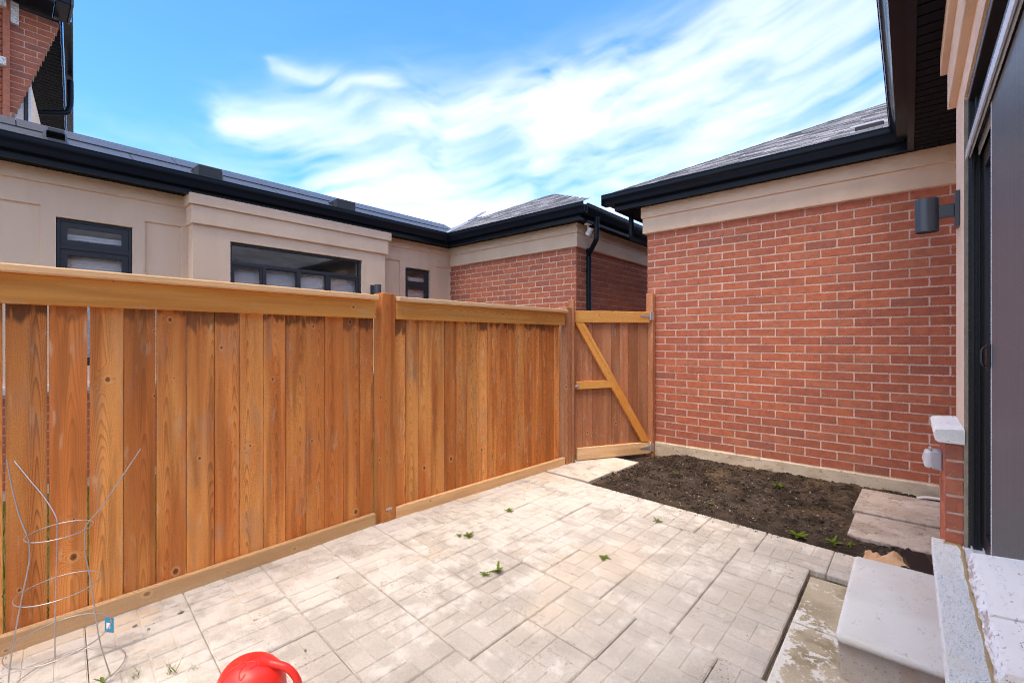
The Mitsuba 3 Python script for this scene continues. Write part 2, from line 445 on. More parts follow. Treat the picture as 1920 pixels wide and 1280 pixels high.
def soil_fn(p, n, uv):
    a = fbm(p.x * 9, p.y * 9, p.z * 30, octaves=4)
    g = noise(p.x * 150, p.y * 150, p.z * 150)
    g2 = noise(p.x * 420, p.y * 420, p.z * 420)
    c = mix((0.060, 0.044, 0.035), (0.027, 0.0195, 0.0155), smoothstep(0.3, 0.7, a)) * (0.65 + 0.75 * g)
    tan = smoothstep(0.62, 0.74, fbm(p.x * 3 + 5, p.y * 3, 2.0, octaves=3) + 0.16 * (g2 - 0.5))
    c = mix(c, mi.Color3f(0.17, 0.115, 0.066), tan * 0.3)
    return mix(c, mi.Color3f(0.36, 0.29, 0.20), smoothstep(0.80, 0.85, g2) * 0.55)


mat('garden_soil', proc(soil_fn), 0.98, 0.05, rough_h, 0.004)


def alu_fn(base, amp=0.12):
    B = mi.Color3f(base)

    def fn(p, n, uv):
        return B * (1 - amp / 2 + amp * fbm(p.x * 4, p.y * 4, p.z * 12, octaves=3)) * (0.96 + 0.08 * noise(p.x * 200, p.y * 200, p.z * 200))
    return fn


mat('gutter_metal', proc(alu_fn((0.008, 0.013, 0.022))), 0.22, 0.15)
mat('soffit_metal', proc(alu_fn((0.004, 0.007, 0.013), 0.3)), 0.6, 0.10)
mat('frame_metal', proc(alu_fn((0.010, 0.011, 0.014))), 0.36, 0.5)
mat('window_vinyl', proc(alu_fn((0.022, 0.026, 0.034))), 0.42, 0.5)
mat('roof_metal', proc(alu_fn((0.060, 0.064, 0.074), 0.3)), 0.40, 0.40)
mat('lamp_metal', proc(alu_fn((0.060, 0.067, 0.080))), 0.33, 0.6)
mat('bright_rail', proc(alu_fn((0.62, 0.63, 0.65))), 0.35, 0.5)
mat('galvanised', proc(alu_fn((0.55, 0.57, 0.60), 0.3)), 0.38, 0.5, metallic=0.7)
mat('wire', proc(alu_fn((0.48, 0.46, 0.45), 0.4)), 0.38, 0.5, metallic=0.75)
mat('dark_void', (0.006, 0.006, 0.007), 0.9, 0.1)


def mesh_fn(p, n, uv):
    line = noise(p.y * 420, p.z * 7, 3.0) * 0.6 + noise(p.y * 150, p.z * 3, 1.0) * 0.4
    weave = noise(p.y * 500, p.z * 500, 0.0)
    return mix((0.080, 0.090, 0.098), (0.150, 0.165, 0.175), 0.55 * line + 0.45 * weave)


def mesh_h(p, n, uv):
    return noise(p.y * 420, p.z * 9, 3.0) * 0.6 + noise(p.y * 480, p.z * 480, 0.0) * 0.4


mat('screen_mesh', proc(mesh_fn), 0.42, 0.35, mesh_h, 0.0006)


def shingle_fn(p, n, uv):
    a = fbm(p.x * 4, p.y * 4, p.z * 8, octaves=3)
    g = noise(p.x * 300, p.y * 300, p.z * 300)
    c = mix((0.185, 0.185, 0.20), (0.095, 0.095, 0.105), smoothstep(0.3, 0.7, a)) * (0.75 + 0.5 * g)
    return c


def shingle_fn2(p, n, uv):
    return shingle_fn(p, n, uv) * 1.4


def shingle_fn3(p, n, uv):
    return shingle_fn(p, n, uv) * 0.55


for i, q in enumerate((shingle_fn, shingle_fn2, shingle_fn3)):
    mat(f'asphalt_shingle_{i}', proc(q), 0.75, 0.35, rough_h, 0.001)
mat('flashing', proc(alu_fn((0.20, 0.21, 0.235), 0.3)), 0.45, 0.5)
mat('blind_white', (0.70, 0.72, 0.74), 0.6, 0.3)
mat('room_paint', (0.42, 0.41, 0.39), 0.9, 0.1)
mat('red_plastic', (0.74, 0.030, 0.022), 0.38, 0.5)
mat('white_plastic', (0.78, 0.77, 0.75), 0.4, 0.5)
mat('grey_plastic', (0.40, 0.40, 0.42), 0.4, 0.5)
mat('clear_plastic', (0.66, 0.67, 0.70), 0.12, 0.6)
mat('black_plastic', (0.012, 0.012, 0.014), 0.35, 0.5)
mat('blue_print', (0.02, 0.24, 0.42), 0.4, 0.5)
mat('sealant', proc(lambda p, n, uv: mix((0.50, 0.36, 0.17), (0.34, 0.24, 0.11), fbm(p.x * 40, p.y * 30, p.z * 40))), 0.5, 0.4)
mat('foam_strip', proc(lambda p, n, uv: mix((0.44, 0.38, 0.29), (0.24, 0.20, 0.15), fbm(p.x * 40, p.y * 40, p.z * 22, octaves=3))), 0.9, 0.1)
mat('kraft_paper', proc(lambda p, n, uv: mix((0.62, 0.41, 0.25), (0.50, 0.31, 0.18), fbm(p.x * 30, p.y * 30, p.z * 30))), 0.85, 0.15)
mat('pebble_stone', proc(lambda p, n, uv: mix((0.30, 0.26, 0.22), (0.16, 0.14, 0.12), fbm(p.x * 60, p.y * 60, p.z * 60))), 0.9, 0.15)
mat('perlite', (0.40, 0.33, 0.25), 0.9, 0.1)
mat('lamp_lens', (0.30, 0.31, 0.32), 0.3, 0.5)
scene['window_glass'] = {'type': 'thindielectric', 'int_ior': 1.52}


def leaf(name, c1, c2, sc=60.0):
    def fn(p, n, uv):
        return mix(c1, c2, fbm(p.x * sc, p.y * sc, p.z * sc, octaves=2))
    scene[name] = {'type': 'principledthin', 'base_color': proc(fn), 'roughness': 0.5, 'diff_trans': 0.6, 'spec_trans': 0.0}


leaf('weed_leaf', (0.19, 0.26, 0.035), (0.09, 0.14, 0.020))
leaf('lawn_blade', (0.10, 0.17, 0.022), (0.06, 0.10, 0.012), 20.0)


def lawn_fn(p, n, uv):
    a = fbm(p.x * 3, p.y * 3, 0.0, octaves=4)
    return mix((0.055, 0.085, 0.016), (0.10, 0.085, 0.04), smoothstep(0.35, 0.75, a)) * (0.7 + 0.6 * noise(p.x * 60, p.y * 60))


mat('bare_ground', proc(lambda p, n, uv: mix((0.25, 0.22, 0.185), (0.17, 0.145, 0.12), fbm(p.x * 2, p.y * 2, 0.0, octaves=4))), 0.98, 0.05)
mat('lawn_ground', proc(lawn_fn), 0.98, 0.05)
mat('joint_sand', proc(lambda p, n, uv: mix((0.15, 0.12, 0.09), (0.055, 0.044, 0.034), smoothstep(0.3, 0.7, fbm(p.x * 9, p.y * 9, 0.0, octaves=3))) * (0.7 + 0.6 * noise(p.x * 300, p.y * 300))), 0.98, 0.05)

# ------------------------------------------------------------------ the ground
g = trimesh.Trimesh([[-200, -200, -0.10], [200, -200, -0.10], [200, 200, -0.10], [-200, 200, -0.10]], [[0, 1, 2], [0, 2, 3]], process=False)
tag(put('ground', g, 'bare_ground'), 'bare trodden ground around the houses', kind='structure')
tag(put('lawn', box(-6.38, -3.17, -1.6, 5.51, -0.13, -0.096), 'lawn_ground'), 'strip of lawn behind the fence', kind='structure')

# grass of the neighbour's yard, seen as slivers between the boards
gp, gf = [], []
for i in range(7000):
    x, y = rng.uniform(-6.1, -3.25), rng.uniform(-0.6, 5.1)
    a, hh, w = rng.uniform(0, math.pi), rng.uniform(0.05, 0.16), 0.004
    lean = rng.normal(0, 0.03, 2)
    n = len(gp)
    gp += [[x - w * math.cos(a), y - w * math.sin(a), -0.1], [x + w * math.cos(a), y + w * math.sin(a), -0.1], [x + lean[0], y + lean[1], -0.1 + hh]]
    gf.append([n, n + 1, n + 2])
tag(put('lawn_grass', trimesh.Trimesh(gp, gf, process=False), 'lawn_blade'), 'uncut green grass behind the fence boards', 'grass', kind='stuff')

# patio: bedding sheet and embossed slabs, each its own piece
tag(put('patio', box(-3.16, 0.13, -0.9, 3.80, -0.12, -0.034), 'joint_sand'), 'yard paved with buff brick-embossed slabs', kind='structure')


def slab_mesh(flip, lx=0.4015, ly=0.3985, pads=True, seed=0):
    r = np.random.default_rng(seed)
    base = box(-lx / 2, lx / 2, -ly / 2, ly / 2, -0.05, -0.0042, 0.0012)
    ms = [base]
    gr = 0.0058
    for qi in range(2):
        for qj in range(2):
            cx, cy = (qi - 0.5) * lx / 2, (qj - 0.5) * ly / 2
            for k in (-0.5, 0.5):
                if (qi + qj + flip) % 2:
                    w, l, px, py = lx / 2, ly / 4, cx, cy + k * ly / 4
                else:
                    w, l, px, py = lx / 4, ly / 2, cx + k * lx / 4, cy
                x0, x1, y0, y1 = px - w / 2 + gr / 2, px + w / 2 - gr / 2, py - l / 2 + gr / 2, py + l / 2 - gr / 2
                i, top = 0.0025, r.uniform(-0.0006, 0.0)
                v = [[x0, y0, -0.0055], [x1, y0, -0.0055], [x1, y1, -0.0055], [x0, y1, -0.0055],
                     [x0 + i, y0 + i, top], [x1 - i, y0 + i, top], [x1 - i, y1 - i, top], [x0 + i, y1 - i, top]]
                fc = [[4, 5, 6], [4, 6, 7]]
                for e in range(4):
                    a, b = e, (e + 1) % 4
                    fc += [[a, b, b + 4], [a, b + 4, a + 4]]
                ms.append(trimesh.Trimesh(v, fc, process=False))
    return cat(*ms)


slab_shapes = [mikit.ply(slab_mesh(f, seed=s), 'slab_concrete') for f in (0, 1) for s in (1, 2)]
SH = np.array([[1.0, 0.010], [-0.065, 1.0]])          # the rows run slightly askew to the houses


def slab_place(x, y, z=0.0):
    m = np.eye(4)
    m[:2, :2] = SH
    m[:3, 3] = [x, y, z]
    tilt = np.eye(4)
    tilt[2, 0], tilt[2, 1] = rng.normal(0, 0.0035, 2)
    return T((m @ tilt).tolist())


ROW0, PITCH = 0.200, 0.402
offs = {0: -1.93, 1: -1.78, 2: -1.966, 3: -1.87, 4: -1.86, 5: -1.275, 6: -1.275, 7: -1.275, 8: -1.19, -1: -1.86, -2: -1.8}
for j in range(-2, 9):
    yc0 = ROW0 + (j + 0.5) * PITCH
    x_end = -0.455 if j < 8 else -0.25
    for i in range(-8, 9):
        xe = offs[j] + i * 0.4055
        xc = xe + 0.2028
        if xc < -3.22 or xc - 0.18 > x_end:
            continue
        yc = yc0 - 0.065 * (xc + 1.9)
        if yc < -0.6:
            continue
        put_shared('patio__slab', slab_shapes[rng.integers(4)], 'slab_concrete', slab_place(xc, yc, rng.normal(0, 0.0012)))
# two sunken smooth slabs beside the step
for y0, y1, dz in ((2.675, 3.245, -0.011), (2.02, 2.66, -0.010)):
    m = box(-0.449, -0.08, y0, y1, -0.08, dz, 0.004)
    tag(put('patio__slab', m, 'sunken_slab'), 'sunken smooth slab smeared with white cement')

# pale slabs leading to the gate
tag('path', 'short path of pale smooth slabs at the gate', kind='structure')
for (x0, x1, y0, y1, rz) in ((-3.0, -2.405, 3.905, 4.395, -1.2), (-2.97, -2.36, 4.405, 4.90, -2.0)):
    m = box(-(x1 - x0) / 2, (x1 - x0) / 2, -(y1 - y0) / 2, (y1 - y0) / 2, -0.05, 0.0, 0.004)
    put('path__slab', m, 'pale_slab', world=at((x0 + x1) / 2, (y0 + y1) / 2, 0.004, rz))
for (x0, x1, y0, y1, rz, dz) in ((-0.34, 0.26, 4.60, 5.31, -1.5, 0.024), (-0.33, 0.26, 4.0, 4.555, -1.0, 0.020)):
    m = box(-(x1 - x0) / 2, (x1 - x0) / 2, -(y1 - y0) / 2, (y1 - y0) / 2, -0.06, 0.0, 0.005)
    tag(put('path__slab', m, 'muddy_slab', world=at((x0 + x1) / 2, (y0 + y1) / 2, dz + 0.012, rz)), 'grey slab streaked with mud beside the soil bed')

# garden bed
nx, ny = 230, 130
X, Y = np.meshgrid(np.linspace(-3.02, 0.42, nx), np.linspace(3.70, 5.47, ny), indexing='ij')
P = np.stack([X, Y, 0 * X], -1)
Z = -0.004 + 0.030 * np.clip((X + 2.55) / 0.5, 0, 1) * np.clip((Y - 3.86 + 0.06 * (X + 1.9)) / 0.25, 0, 1)
bed = np.clip((X + 2.42 - 0.10 * (Y - 3.9)) / 0.12, 0, 1) * np.clip((Y - 3.83 + 0.065 * (X + 1.9)) / 0.06, 0, 1)
Z += bed * (0.030 * (meshkit.fbm(P * 5, 3, 1) - 0.45) + 0.030 * (meshkit.fbm(P * 17, 4, 2) - 0.45) + 0.016 * (meshkit.noise(P * 70, 4) - 0.5))
Z -= 0.03 * (1 - bed) + 0.035 * np.clip((X + 0.42) / 0.1, 0, 1) * np.clip((Y - 3.95) / 0.1, 0, 1) * np.clip((5.36 - Y) / 0.06, 0, 1)
V = np.stack([X, Y, Z], -1).reshape(-1, 3)
I, J = np.meshgrid(np.arange(nx - 1), np.arange(ny - 1), indexing='ij')
q = (I * ny + J).ravel()
F = np.vstack([np.stack([q, q + ny, q + ny + 1], 1), np.stack([q, q + ny + 1, q + 1], 1)])
tag(put('soil_bed', trimesh.Trimesh(V, F, process=False), 'garden_soil', smooth=True), 'bed of dark loose soil along the brick wall', kind='structure')


def soil_z(x, y):
    i = np.clip((x + 3.02) / 3.44 * (nx - 1), 0, nx - 1)
    j = np.clip((y - 3.70) / 1.77 * (ny - 1), 0, ny - 1)
    return Z[int(round(i)), int(round(j))]


def lump(r, seed, n=1):
    m = trimesh.creation.icosphere(subdivisions=n, radius=1.0)
    rr = np.random.default_rng(seed)
    v = m.vertices * rr.uniform(0.65, 1.25, (len(m.vertices), 1)) * np.array([r, r * rr.uniform(0.6, 1), r * rr.uniform(0.45, 0.8)])
    return trimesh.Trimesh(v, m.faces, process=False)


clods, bits = [], []
for i in range(3200):
    x, y = rng.uniform(-2.4, 0.2), rng.uniform(3.86, 5.40)
    if y < 3.86 - 0.065 * (x + 1.9) + 0.03 or (x > -0.36 and y > 3.95):
        continue
    r = abs(rng.normal(0.006, 0.005)) + 0.003
    m = lump(r, i, 0)
    m.apply_translation([x, y, soil_z(x, y) + r * 0.3])
    clods.append(m)
for i in range(620):
    x, y = rng.uniform(-2.45, 0.05), 3.84 + abs(rng.normal(0, 0.75))
    if y > 5.38 or y < 3.86 - 0.065 * (x + 1.9) + 0.02 or (x > -0.36 and y > 3.95):
        continue
    r = abs(rng.normal(0.0025, 0.0018)) + 0.0018
    m = lump(r, 900 + i, 0)
    m.apply_translation([x, y, soil_z(x, y) + r * 0.5])
    bits.append(m)
for i in range(260):
    x = rng.uniform(-2.4, -0.3)
    y = 3.86 - 0.065 * (x + 1.9) - abs(rng.normal(0, 0.05)) - 0.01
    r = abs(rng.normal(0.0025, 0.002)) + 0.0015
    m = lump(r, 5000 + i, 0)
    m.apply_translation([x, y, r * 0.35])
    clods.append(m)
tag(put('soil_clods', cat(*clods), 'garden_soil'), 'crumbs and clods lying on the dark soil bed', 'soil', kind='stuff')
tag(put('soil_chips', cat(*bits), 'perlite'), 'pale chips and bark bits scattered over the soil bed', 'soil', kind='stuff')

# ------------------------------------------------------------------ brickwork
BL, BH, BP, CP = 0.2555, 0.0750, 0.2675, 0.0873       # brick length and height, bond pitch, course pitch
brick_shape = {}


def brick_ply(l):
    l = round(l, 3)
    if l not in brick_shape:
        brick_shape[l] = mikit.ply(box(-l / 2, l / 2, 0, 0.045, -BH / 2, BH / 2, 0.0022), 'brick_clay_0')
    return brick_shape[l]


def brickwork(parent, origin, deg, length, rows, z0, phase=0.0, first=0, limit=300, visible=None, rest='brick_rest', mixw=(0.31, 0.27, 0.22, 0.06, 0.14), left_head=True):
    """Courses of brick laid along local +x from the origin, faces towards local -y."""
    a = math.radians(deg)
    ux, uy = math.cos(a), math.sin(a)
    spare, made = [], 0
    for r in range(rows):
        zc = z0 + (r + 0.5) * CP
        x = -(BP / 2 if (r + first) % 2 else 0.0) - phase
        while x < length - 0.02:
            s, e = max(x, 0.0), min(x + BL, length)
            x += BP
            if e - s < 0.03:
                continue
            c = (s + e) / 2
            prd = rng.normal(0, 0.0009)
            m4 = T().translate([origin[0] + ux * c + uy * prd, origin[1] + uy * c - ux * prd, float(zc + rng.normal(0, 0.0008))]).rotate([0, 0, 1], deg).rotate([0, 1, 0], float(rng.normal(0, 0.16)))
            b = f'brick_clay_{rng.choice(5, p=mixw)}'
            if (visible is None or visible(c, zc)) and made < limit:
                put_shared(f'{parent}__brick', brick_ply(e - s), b, m4)
                made += 1
            else:
                mm = box(-(e - s) / 2, (e - s) / 2, 0, 0.045, -BH / 2, BH / 2)
                mm.apply_transform(np.array(m4.matrix))
                spare.append(mm)
    if spare:
        k = put(f'{parent}__{rest}', cat(*spare), 'brick_clay_0')
        tag(k, 'bricks mostly hidden from view', kind='stuff')


# ------------------------------------------------------------------ eaves
SOF, GT, GH = 3.100, 3.292, 0.135


def gutter_profile(sign):
    """K-style gutter, fascia side at 0, outer lip towards sign; returned as a thin-walled closed profile (across, up)."""
    o = [(0.0, GT - 0.012), (0.0, GT - GH), (0.070, GT - GH), (0.078, GT - GH + 0.018), (0.083, GT - GH + 0.045), (0.096, GT - GH + 0.066), (0.112, GT - GH + 0.078),
         (0.116, GT - GH + 0.090), (0.116, GT - 0.010), (0.124, GT - 0.008), (0.124, GT), (0.108, GT), (0.108, GT - 0.012)]
    i = [(0.110, GT - 0.02), (0.110, GT - GH + 0.094), (0.092, GT - GH + 0.075), (0.076, GT - GH + 0.048), (0.066, GT - GH + 0.006), (0.006, GT - GH + 0.006), (0.006, GT - 0.012)]
    return [(sign * a, b) for a, b in o + i]


def soffit_ribbed(axis, a, b, c0, c1, pitch=0.105):
    """V-groove soffit: panels running across the overhang, laid along the axis; c0..c1 is the overhang."""
    ms, s = [], a
    while s < b - 0.01:
        e = min(s + pitch, b)
        for k0, k1, dz in ((s, s + 0.012, 0.008), (s + 0.012, e - 0.002, 0.0)):
            k1 = min(k1, e)
            if k1 - k0 < 0.004:
                continue
            ms.append(box(k0, k1, c0, c1, SOF + dz, SOF + 0.02 + dz) if axis == 'x' else box(c0, c1, k0, k1, SOF + dz, SOF + 0.02 + dz))
        s = e
    return cat(*ms)


def shingle_slope(parent, origin, run_dir, up_dir, pitch, width_fn, rows, limit, expo=0.145, tab=0.30):
    """Shingle tabs on a slope. origin: a point on the eave; run_dir along the eave, up_dir the horizontal way up the slope."""
    run, upd = np.asarray(run_dir, float), np.asarray(up_dir, float)
    ca = 1 / math.hypot(1, pitch)
    upv = np.array([upd[0] * ca, upd[1] * ca, pitch * ca])
    nrm = np.cross([run[0], run[1], 0], upv)
    if nrm[2] < 0:
        nrm = -nrm
    made, spare = 0, []
    for r in range(rows):
        lo, hi = width_fn(r * expo * ca)
        s = lo - rng.uniform(0, tab)
        while s < hi:
            t0 = tab * rng.choice([0.5, 0.8, 1.0])
            x0, x1 = max(s, lo), min(s + t0 - 0.004, hi)
            s += t0
            if x1 - x0 < 0.03:
                continue
            m = box(-(x1 - x0) / 2, (x1 - x0) / 2, 0, expo * 1.6, 0, 0.008)
            M = np.eye(4)
            tl = 0.018
            uv2, nv2 = upv * math.cos(tl) - nrm * math.sin(tl), nrm * math.cos(tl) + upv * math.sin(tl)
            M[:3, 0], M[:3, 1], M[:3, 2] = [run[0], run[1], 0], uv2, nv2
            if np.linalg.det(M[:3, :3]) < 0:
                M[:3, 0] *= -1
            lift = rng.uniform(0.006, 0.012)
            M[:3, 3] = np.array(origin) + np.array([run[0], run[1], 0]) * (x0 + x1) / 2 + upv * r * expo + nrm * lift
            if made < limit:
                k = key(f'{parent}__shingle')
                scene[k] = {**mikit.ply(m, f'asphalt_shingle_{rng.choice(3, p=[0.5, 0.25, 0.25])}'), 'to_world': T(M.tolist())}
                made += 1
            else:
                m.apply_transform(M)
                spare.append(m)
    if spare:
        tag(put(f'{parent}__shingle_rest', cat(*spare), 'asphalt_shingle_0'), 'shingles of the upper courses', kind='stuff')


def plane_quad(pts, thick=0.03):
    p = np.asarray(pts, float)
    nrm = np.cross(p[1] - p[0], p[2] - p[0])
    nrm /= np.linalg.norm(nrm)
    if nrm[2] < 0:
        nrm = -nrm
    return trimesh.convex.convex_hull(np.vstack([p, p - nrm * thick]))


# ------------------------------------------------------------------ our house: brick garage wall, bay with the door, eaves
H = 'brick_house'
tag(H, 'red brick house on the right with a stucco door bay, black eaves and shingle roof', 'house')
XC, YW = -2.505, 5.45                       # outer corner and face of the brick wall
wall = box(XC + 0.004, 0.42, YW + 0.0035, YW + 0.30, -0.1, 2.78)
weeps = [box(x - 0.006, x + 0.006, YW - 0.01, YW + 0.09, 0.15, 0.232) for x in (-1.80, -1.16, -0.53, -0.02)]
put(f'{H}__wall', cut(wall, *weeps), 'mortar')
put(f'{H}__wall', box(XC + 0.006, XC + 0.3, YW + 0.31, 9.5, -0.1, 2.78), 'mortar')
brickwork(f'{H}__wall', (XC, YW), 0, 2.925, 30, 0.147, phase=0.03, visible=lambda c, z: c < 2.72)
# returning bricks at the corner, facing the passage
brickwork(f'{H}__wall_001', (XC, 9.5), -90, 4.02, 30, 0.147, phase=0.0, limit=0)
put(f'{H}__foundation', box(XC - 0.012, 0.42, YW - 0.022, YW + 0.30, -0.2, 0.140, 0.006), 'foundation_concrete')
# stucco frieze, its upper band standing proud
put(f'{H}__frieze', box(XC - 0.045, 0.42, YW - 0.040, YW + 0.2, 2.768, 2.958, 0.003), 'stucco')
put(f'{H}__frieze', box(XC - 0.062, 0.42, YW - 0.056, YW + 0.2, 2.960, 3.102, 0.003), 'stucco')
put(f'{H}__frieze', box(XC - 0.045, XC + 0.2, YW + 0.205, 9.5, 2.768, 2.958, 0.003), 'stucco')
put(f'{H}__frieze', box(XC - 0.062, XC + 0.2, YW + 0.205, 9.5, 2.960, 3.102, 0.003), 'stucco')
# soffits: along the brick wall, along the passage, along the house side
YF, XF, XS = 5.285, -0.012, -2.86           # fascia lines
put(f'{H}__soffit', soffit_ribbed('x', XS, 0.42, YF, YW - 0.03), 'soffit_metal')
put(f'{H}__soffit', soffit_ribbed('y', YF + 0.16, 9.5, XS, XC - 0.03), 'soffit_metal')
put(f'{H}__soffit', soffit_ribbed('y', -2.2, YF, 0.030, 0.45), 'soffit_metal')
put(f'{H}__fascia', box(XS - 0.012, XF, YF - 0.012, YF + 0.012, SOF - 0.012, GT - 0.005), 'gutter_metal')
put(f'{H}__fascia', box(XS - 0.012, XS + 0.012, YF + 0.014, 9.5, SOF - 0.012, GT - 0.005), 'gutter_metal')
put(f'{H}__fascia', box(XF, XF + 0.042, -2.2, YF + 0.012, SOF - 0.012, GT - 0.005), 'gutter_metal')
gp1 = prism([(YF - 0.012 - a, b) for a, b in gutter_profile(1)], 'x', XS - 0.012 - 0.124, XF - 0.02)
put(f'{H}__gutter', gp1, 'gutter_metal', smooth=30)
put(f'{H}__gutter', prism([(XS - 0.012 - a, b) for a, b in gutter_profile(1)], 'y', YF - 0.012, 9.5), 'gutter_metal', smooth=30)
put(f'{H}__gutter', prism([(XF - a, b) for a, b in gutter_profile(1)], 'y', -2.2, YF - 0.012 - 0.1), 'gutter_metal', smooth=30)
put(f'{H}__gutter_end', box(XS - 0.138, XS - 0.134, YF - 0.138, YF - 0.012, GT - GH, GT, 0.001), 'gutter_metal')
# roof planes: front slope and side slope meet at a hip
PI_ = 0.486
E0 = np.array([XS - 0.06, YF - 0.06, GT + 0.0])
put(f'{H}__roof', plane_quad([E0, E0 + [3.1, 0, 0], E0 + [3.1, 3.1, 3.1 * PI_]]), 'asphalt_shingle_0')
put(f'{H}__roof', plane_quad([E0, E0 + [0, 4.2, 0], E0 + [3.1, 7.2, 3.1 * PI_], E0 + [3.1, 3.1, 3.1 * PI_]]), 'asphalt_shingle_0')
put(f'{H}__roof', plane_quad([[XF - 0.06, YF, GT], [XF - 0.06, -2.2, GT], [XF + 4.5, -2.2, GT + 4.56 * PI_], [XF + 4.5, YF + 4.5, GT + 4.56 * PI_]]), 'asphalt_shingle_0')
shingle_slope(f'{H}__roof', E0, (1, 0), (0, 1), PI_, lambda d: (d, 2.86), 21, 300)
hip = np.stack([E0 + np.array([t, t, t * PI_ + 0.016]) for t in np.linspace(0, 3.0, 22)])
caps = []
for i in range(21):
    c = (hip[i] + hip[i + 1]) / 2
    m = trimesh.creation.cylinder(radius=0.05, height=0.2, sections=8)
    dv = (hip[i + 1] - hip[i]) / np.linalg.norm(hip[i + 1] - hip[i])
    m.apply_transform(trimesh.geometry.align_vectors([0, 0, 1], dv))
    m.apply_translation(c - np.array([0, 0, 0.042]))
    caps.append(m)
put(f'{H}__hip_cap', cat(*caps), 'asphalt_shingle_2', smooth=30)
k = put('roof_vent', cat(box(-0.40, -0.18, 5.52, 5.72, 3.38, 3.50, 0.01), box(-0.44, -0.14, 5.48, 5.76, 3.36, 3.395)), 'black_plastic')
tag(k, 'small black roof vent on the shingles above the right-hand brick wall', 'roof vent', 'roof vents')
# downspout of the passage side, seen under the eave corner
dp = smooth_path([[-2.80, 5.60, 3.16], [-2.80, 5.60, 2.86], [-2.78, 5.62, 2.78], [-2.64, 5.72, 2.72], [-2.56, 5.76, 2.66], [-2.55, 5.76, 2.5], [-2.55, 5.76, 0.1]], 5)
put(f'{H}__downspout', tube(dp, 0.033, 10), 'gutter_metal', smooth=40)

# the bay with the sliding door
BX, BXS, BY0, BY1, D0, D1 = 0.135, 0.2035, 1.00, 3.66, 1.35, 3.15
SILL, CAPB, CAPT = 0.40, 0.905, 0.977
put(f'{H}__wall', box(0.40, 0.60, 3.66, YW, -0.1, 3.1), 'stucco')
put(f'{H}__wall', box(0.40, 0.60, -2.2, BY0, -0.1, 3.1), 'stucco')
put(f'{H}__bay', cut(box(BXS, 0.42, BY0, BY1, CAPB, SOF + 0.005), box(0.1, 0.6, D0, D1, 0.2, 2.62)), 'stucco')
put(f'{H}__cornice', box(BXS - 0.036, 0.42, BY0 - 0.03, BY1 + 0.012, 2.766, 2.984, 0.003), 'stucco')
put(f'{H}__cornice', box(BXS - 0.066, 0.42, BY0 - 0.05, BY1 + 0.040, 2.986, 3.101, 0.003), 'stucco')
put(f'{H}__bay_base', box(BX + 0.0055, 0.42, D1 + 0.0055, BY1 - 0.0055, -0.1, CAPB), 'mortar')
put(f'{H}__bay_base', box(BX + 0.0055, 0.42, BY0 + 0.0055, D0 - 0.0055, -0.1, CAPB), 'mortar')
put(f'{H}__bay_base', box(BX + 0.0055, 0.42, D0, D1, -0.1, SILL - 0.07), 'mortar')
brickwork(f'{H}__bay_base', (BX, BY1), -90, BY1 - D1, 10, 0.03, phase=0.0)
brickwork(f'{H}__bay_base', (BX, D1), 0, 0.066, 10, 0.03, phase=0.0, first=1)
brickwork(f'{H}__bay_base_001', (BX, D0), -90, D0 - BY0, 10, 0.03, limit=0)
brickwork(f'{H}__bay_base_002', (BX, D1), -90, D1 - D0, 3, 0.03, limit=0)


def cap_mesh(y0, y1, ragged=0.0, seed=0):
    """A sloped-top stone cap, its outer face split rough."""
    prof = [(0.205, CAPB), (0.110, CAPB), (0.097, CAPB + 0.010), (0.094, CAPT - 0.022), (0.101, CAPT - 0.010), (0.205, CAPT)]
    m = prism(prof, 'y', y0, y1)
    if ragged:
        m = m.subdivide_to_size(0.008 if y0 < 1.5 else 0.02)
        v = m.vertices.copy()
        n = meshkit.fbm(v * np.array([55, 38, 70]), 4, seed) - 0.5
        edge = (v[:, 0] < 0.104)
        v[:, 0] += np.where(edge, n * ragged, 0)
        v[:, 2] += np.where(edge & (v[:, 2] > CAPT - 0.03), n * ragged * 0.35, 0)
        m = trimesh.Trimesh(v, m.faces, process=False)
    return m


tag(put(f'{H}__stone_cap', cap_mesh(D1 - 0.02, BY1 + 0.02, 0.004, 3), 'cap_limestone'), 'pale stone cap on the far brick pier of the door')
tag(put(f'{H}__stone_cap', cap_mesh(1.083, D0 + 0.02, 0.016, 4), 'cap_limestone', smooth=40), 'pale speckled stone cap with a broken stained edge, near the lens')
tag(put(f'{H}__stone_cap', cap_mesh(0.905, 1.075, 0.016, 5), 'cap_limestone'), 'short pale stone cap nearest the lens')
put(f'{H}__sill', box(0.0855, 0.40, D0 - 0.02, D1 + 0.045, SILL - 0.07, SILL, 0.004), 'sill_granite')
cl = smooth_path([[0.190, D0, SILL], [0.192, 2.2, SILL], [0.188, 2.7, SILL], [0.190, D1 - 0.03, SILL], [0.165, D1 - 0.008, SILL], [0.128, D1 - 0.008, SILL]], 10)
put(f'{H}__sealant', tube(cl + np.stack([0.002 * np.sin(np.arange(len(cl)) * 1.4), 0 * cl[:, 0], 0 * cl[:, 0]], 1), 0.0075, 6), 'sealant', smooth=True)
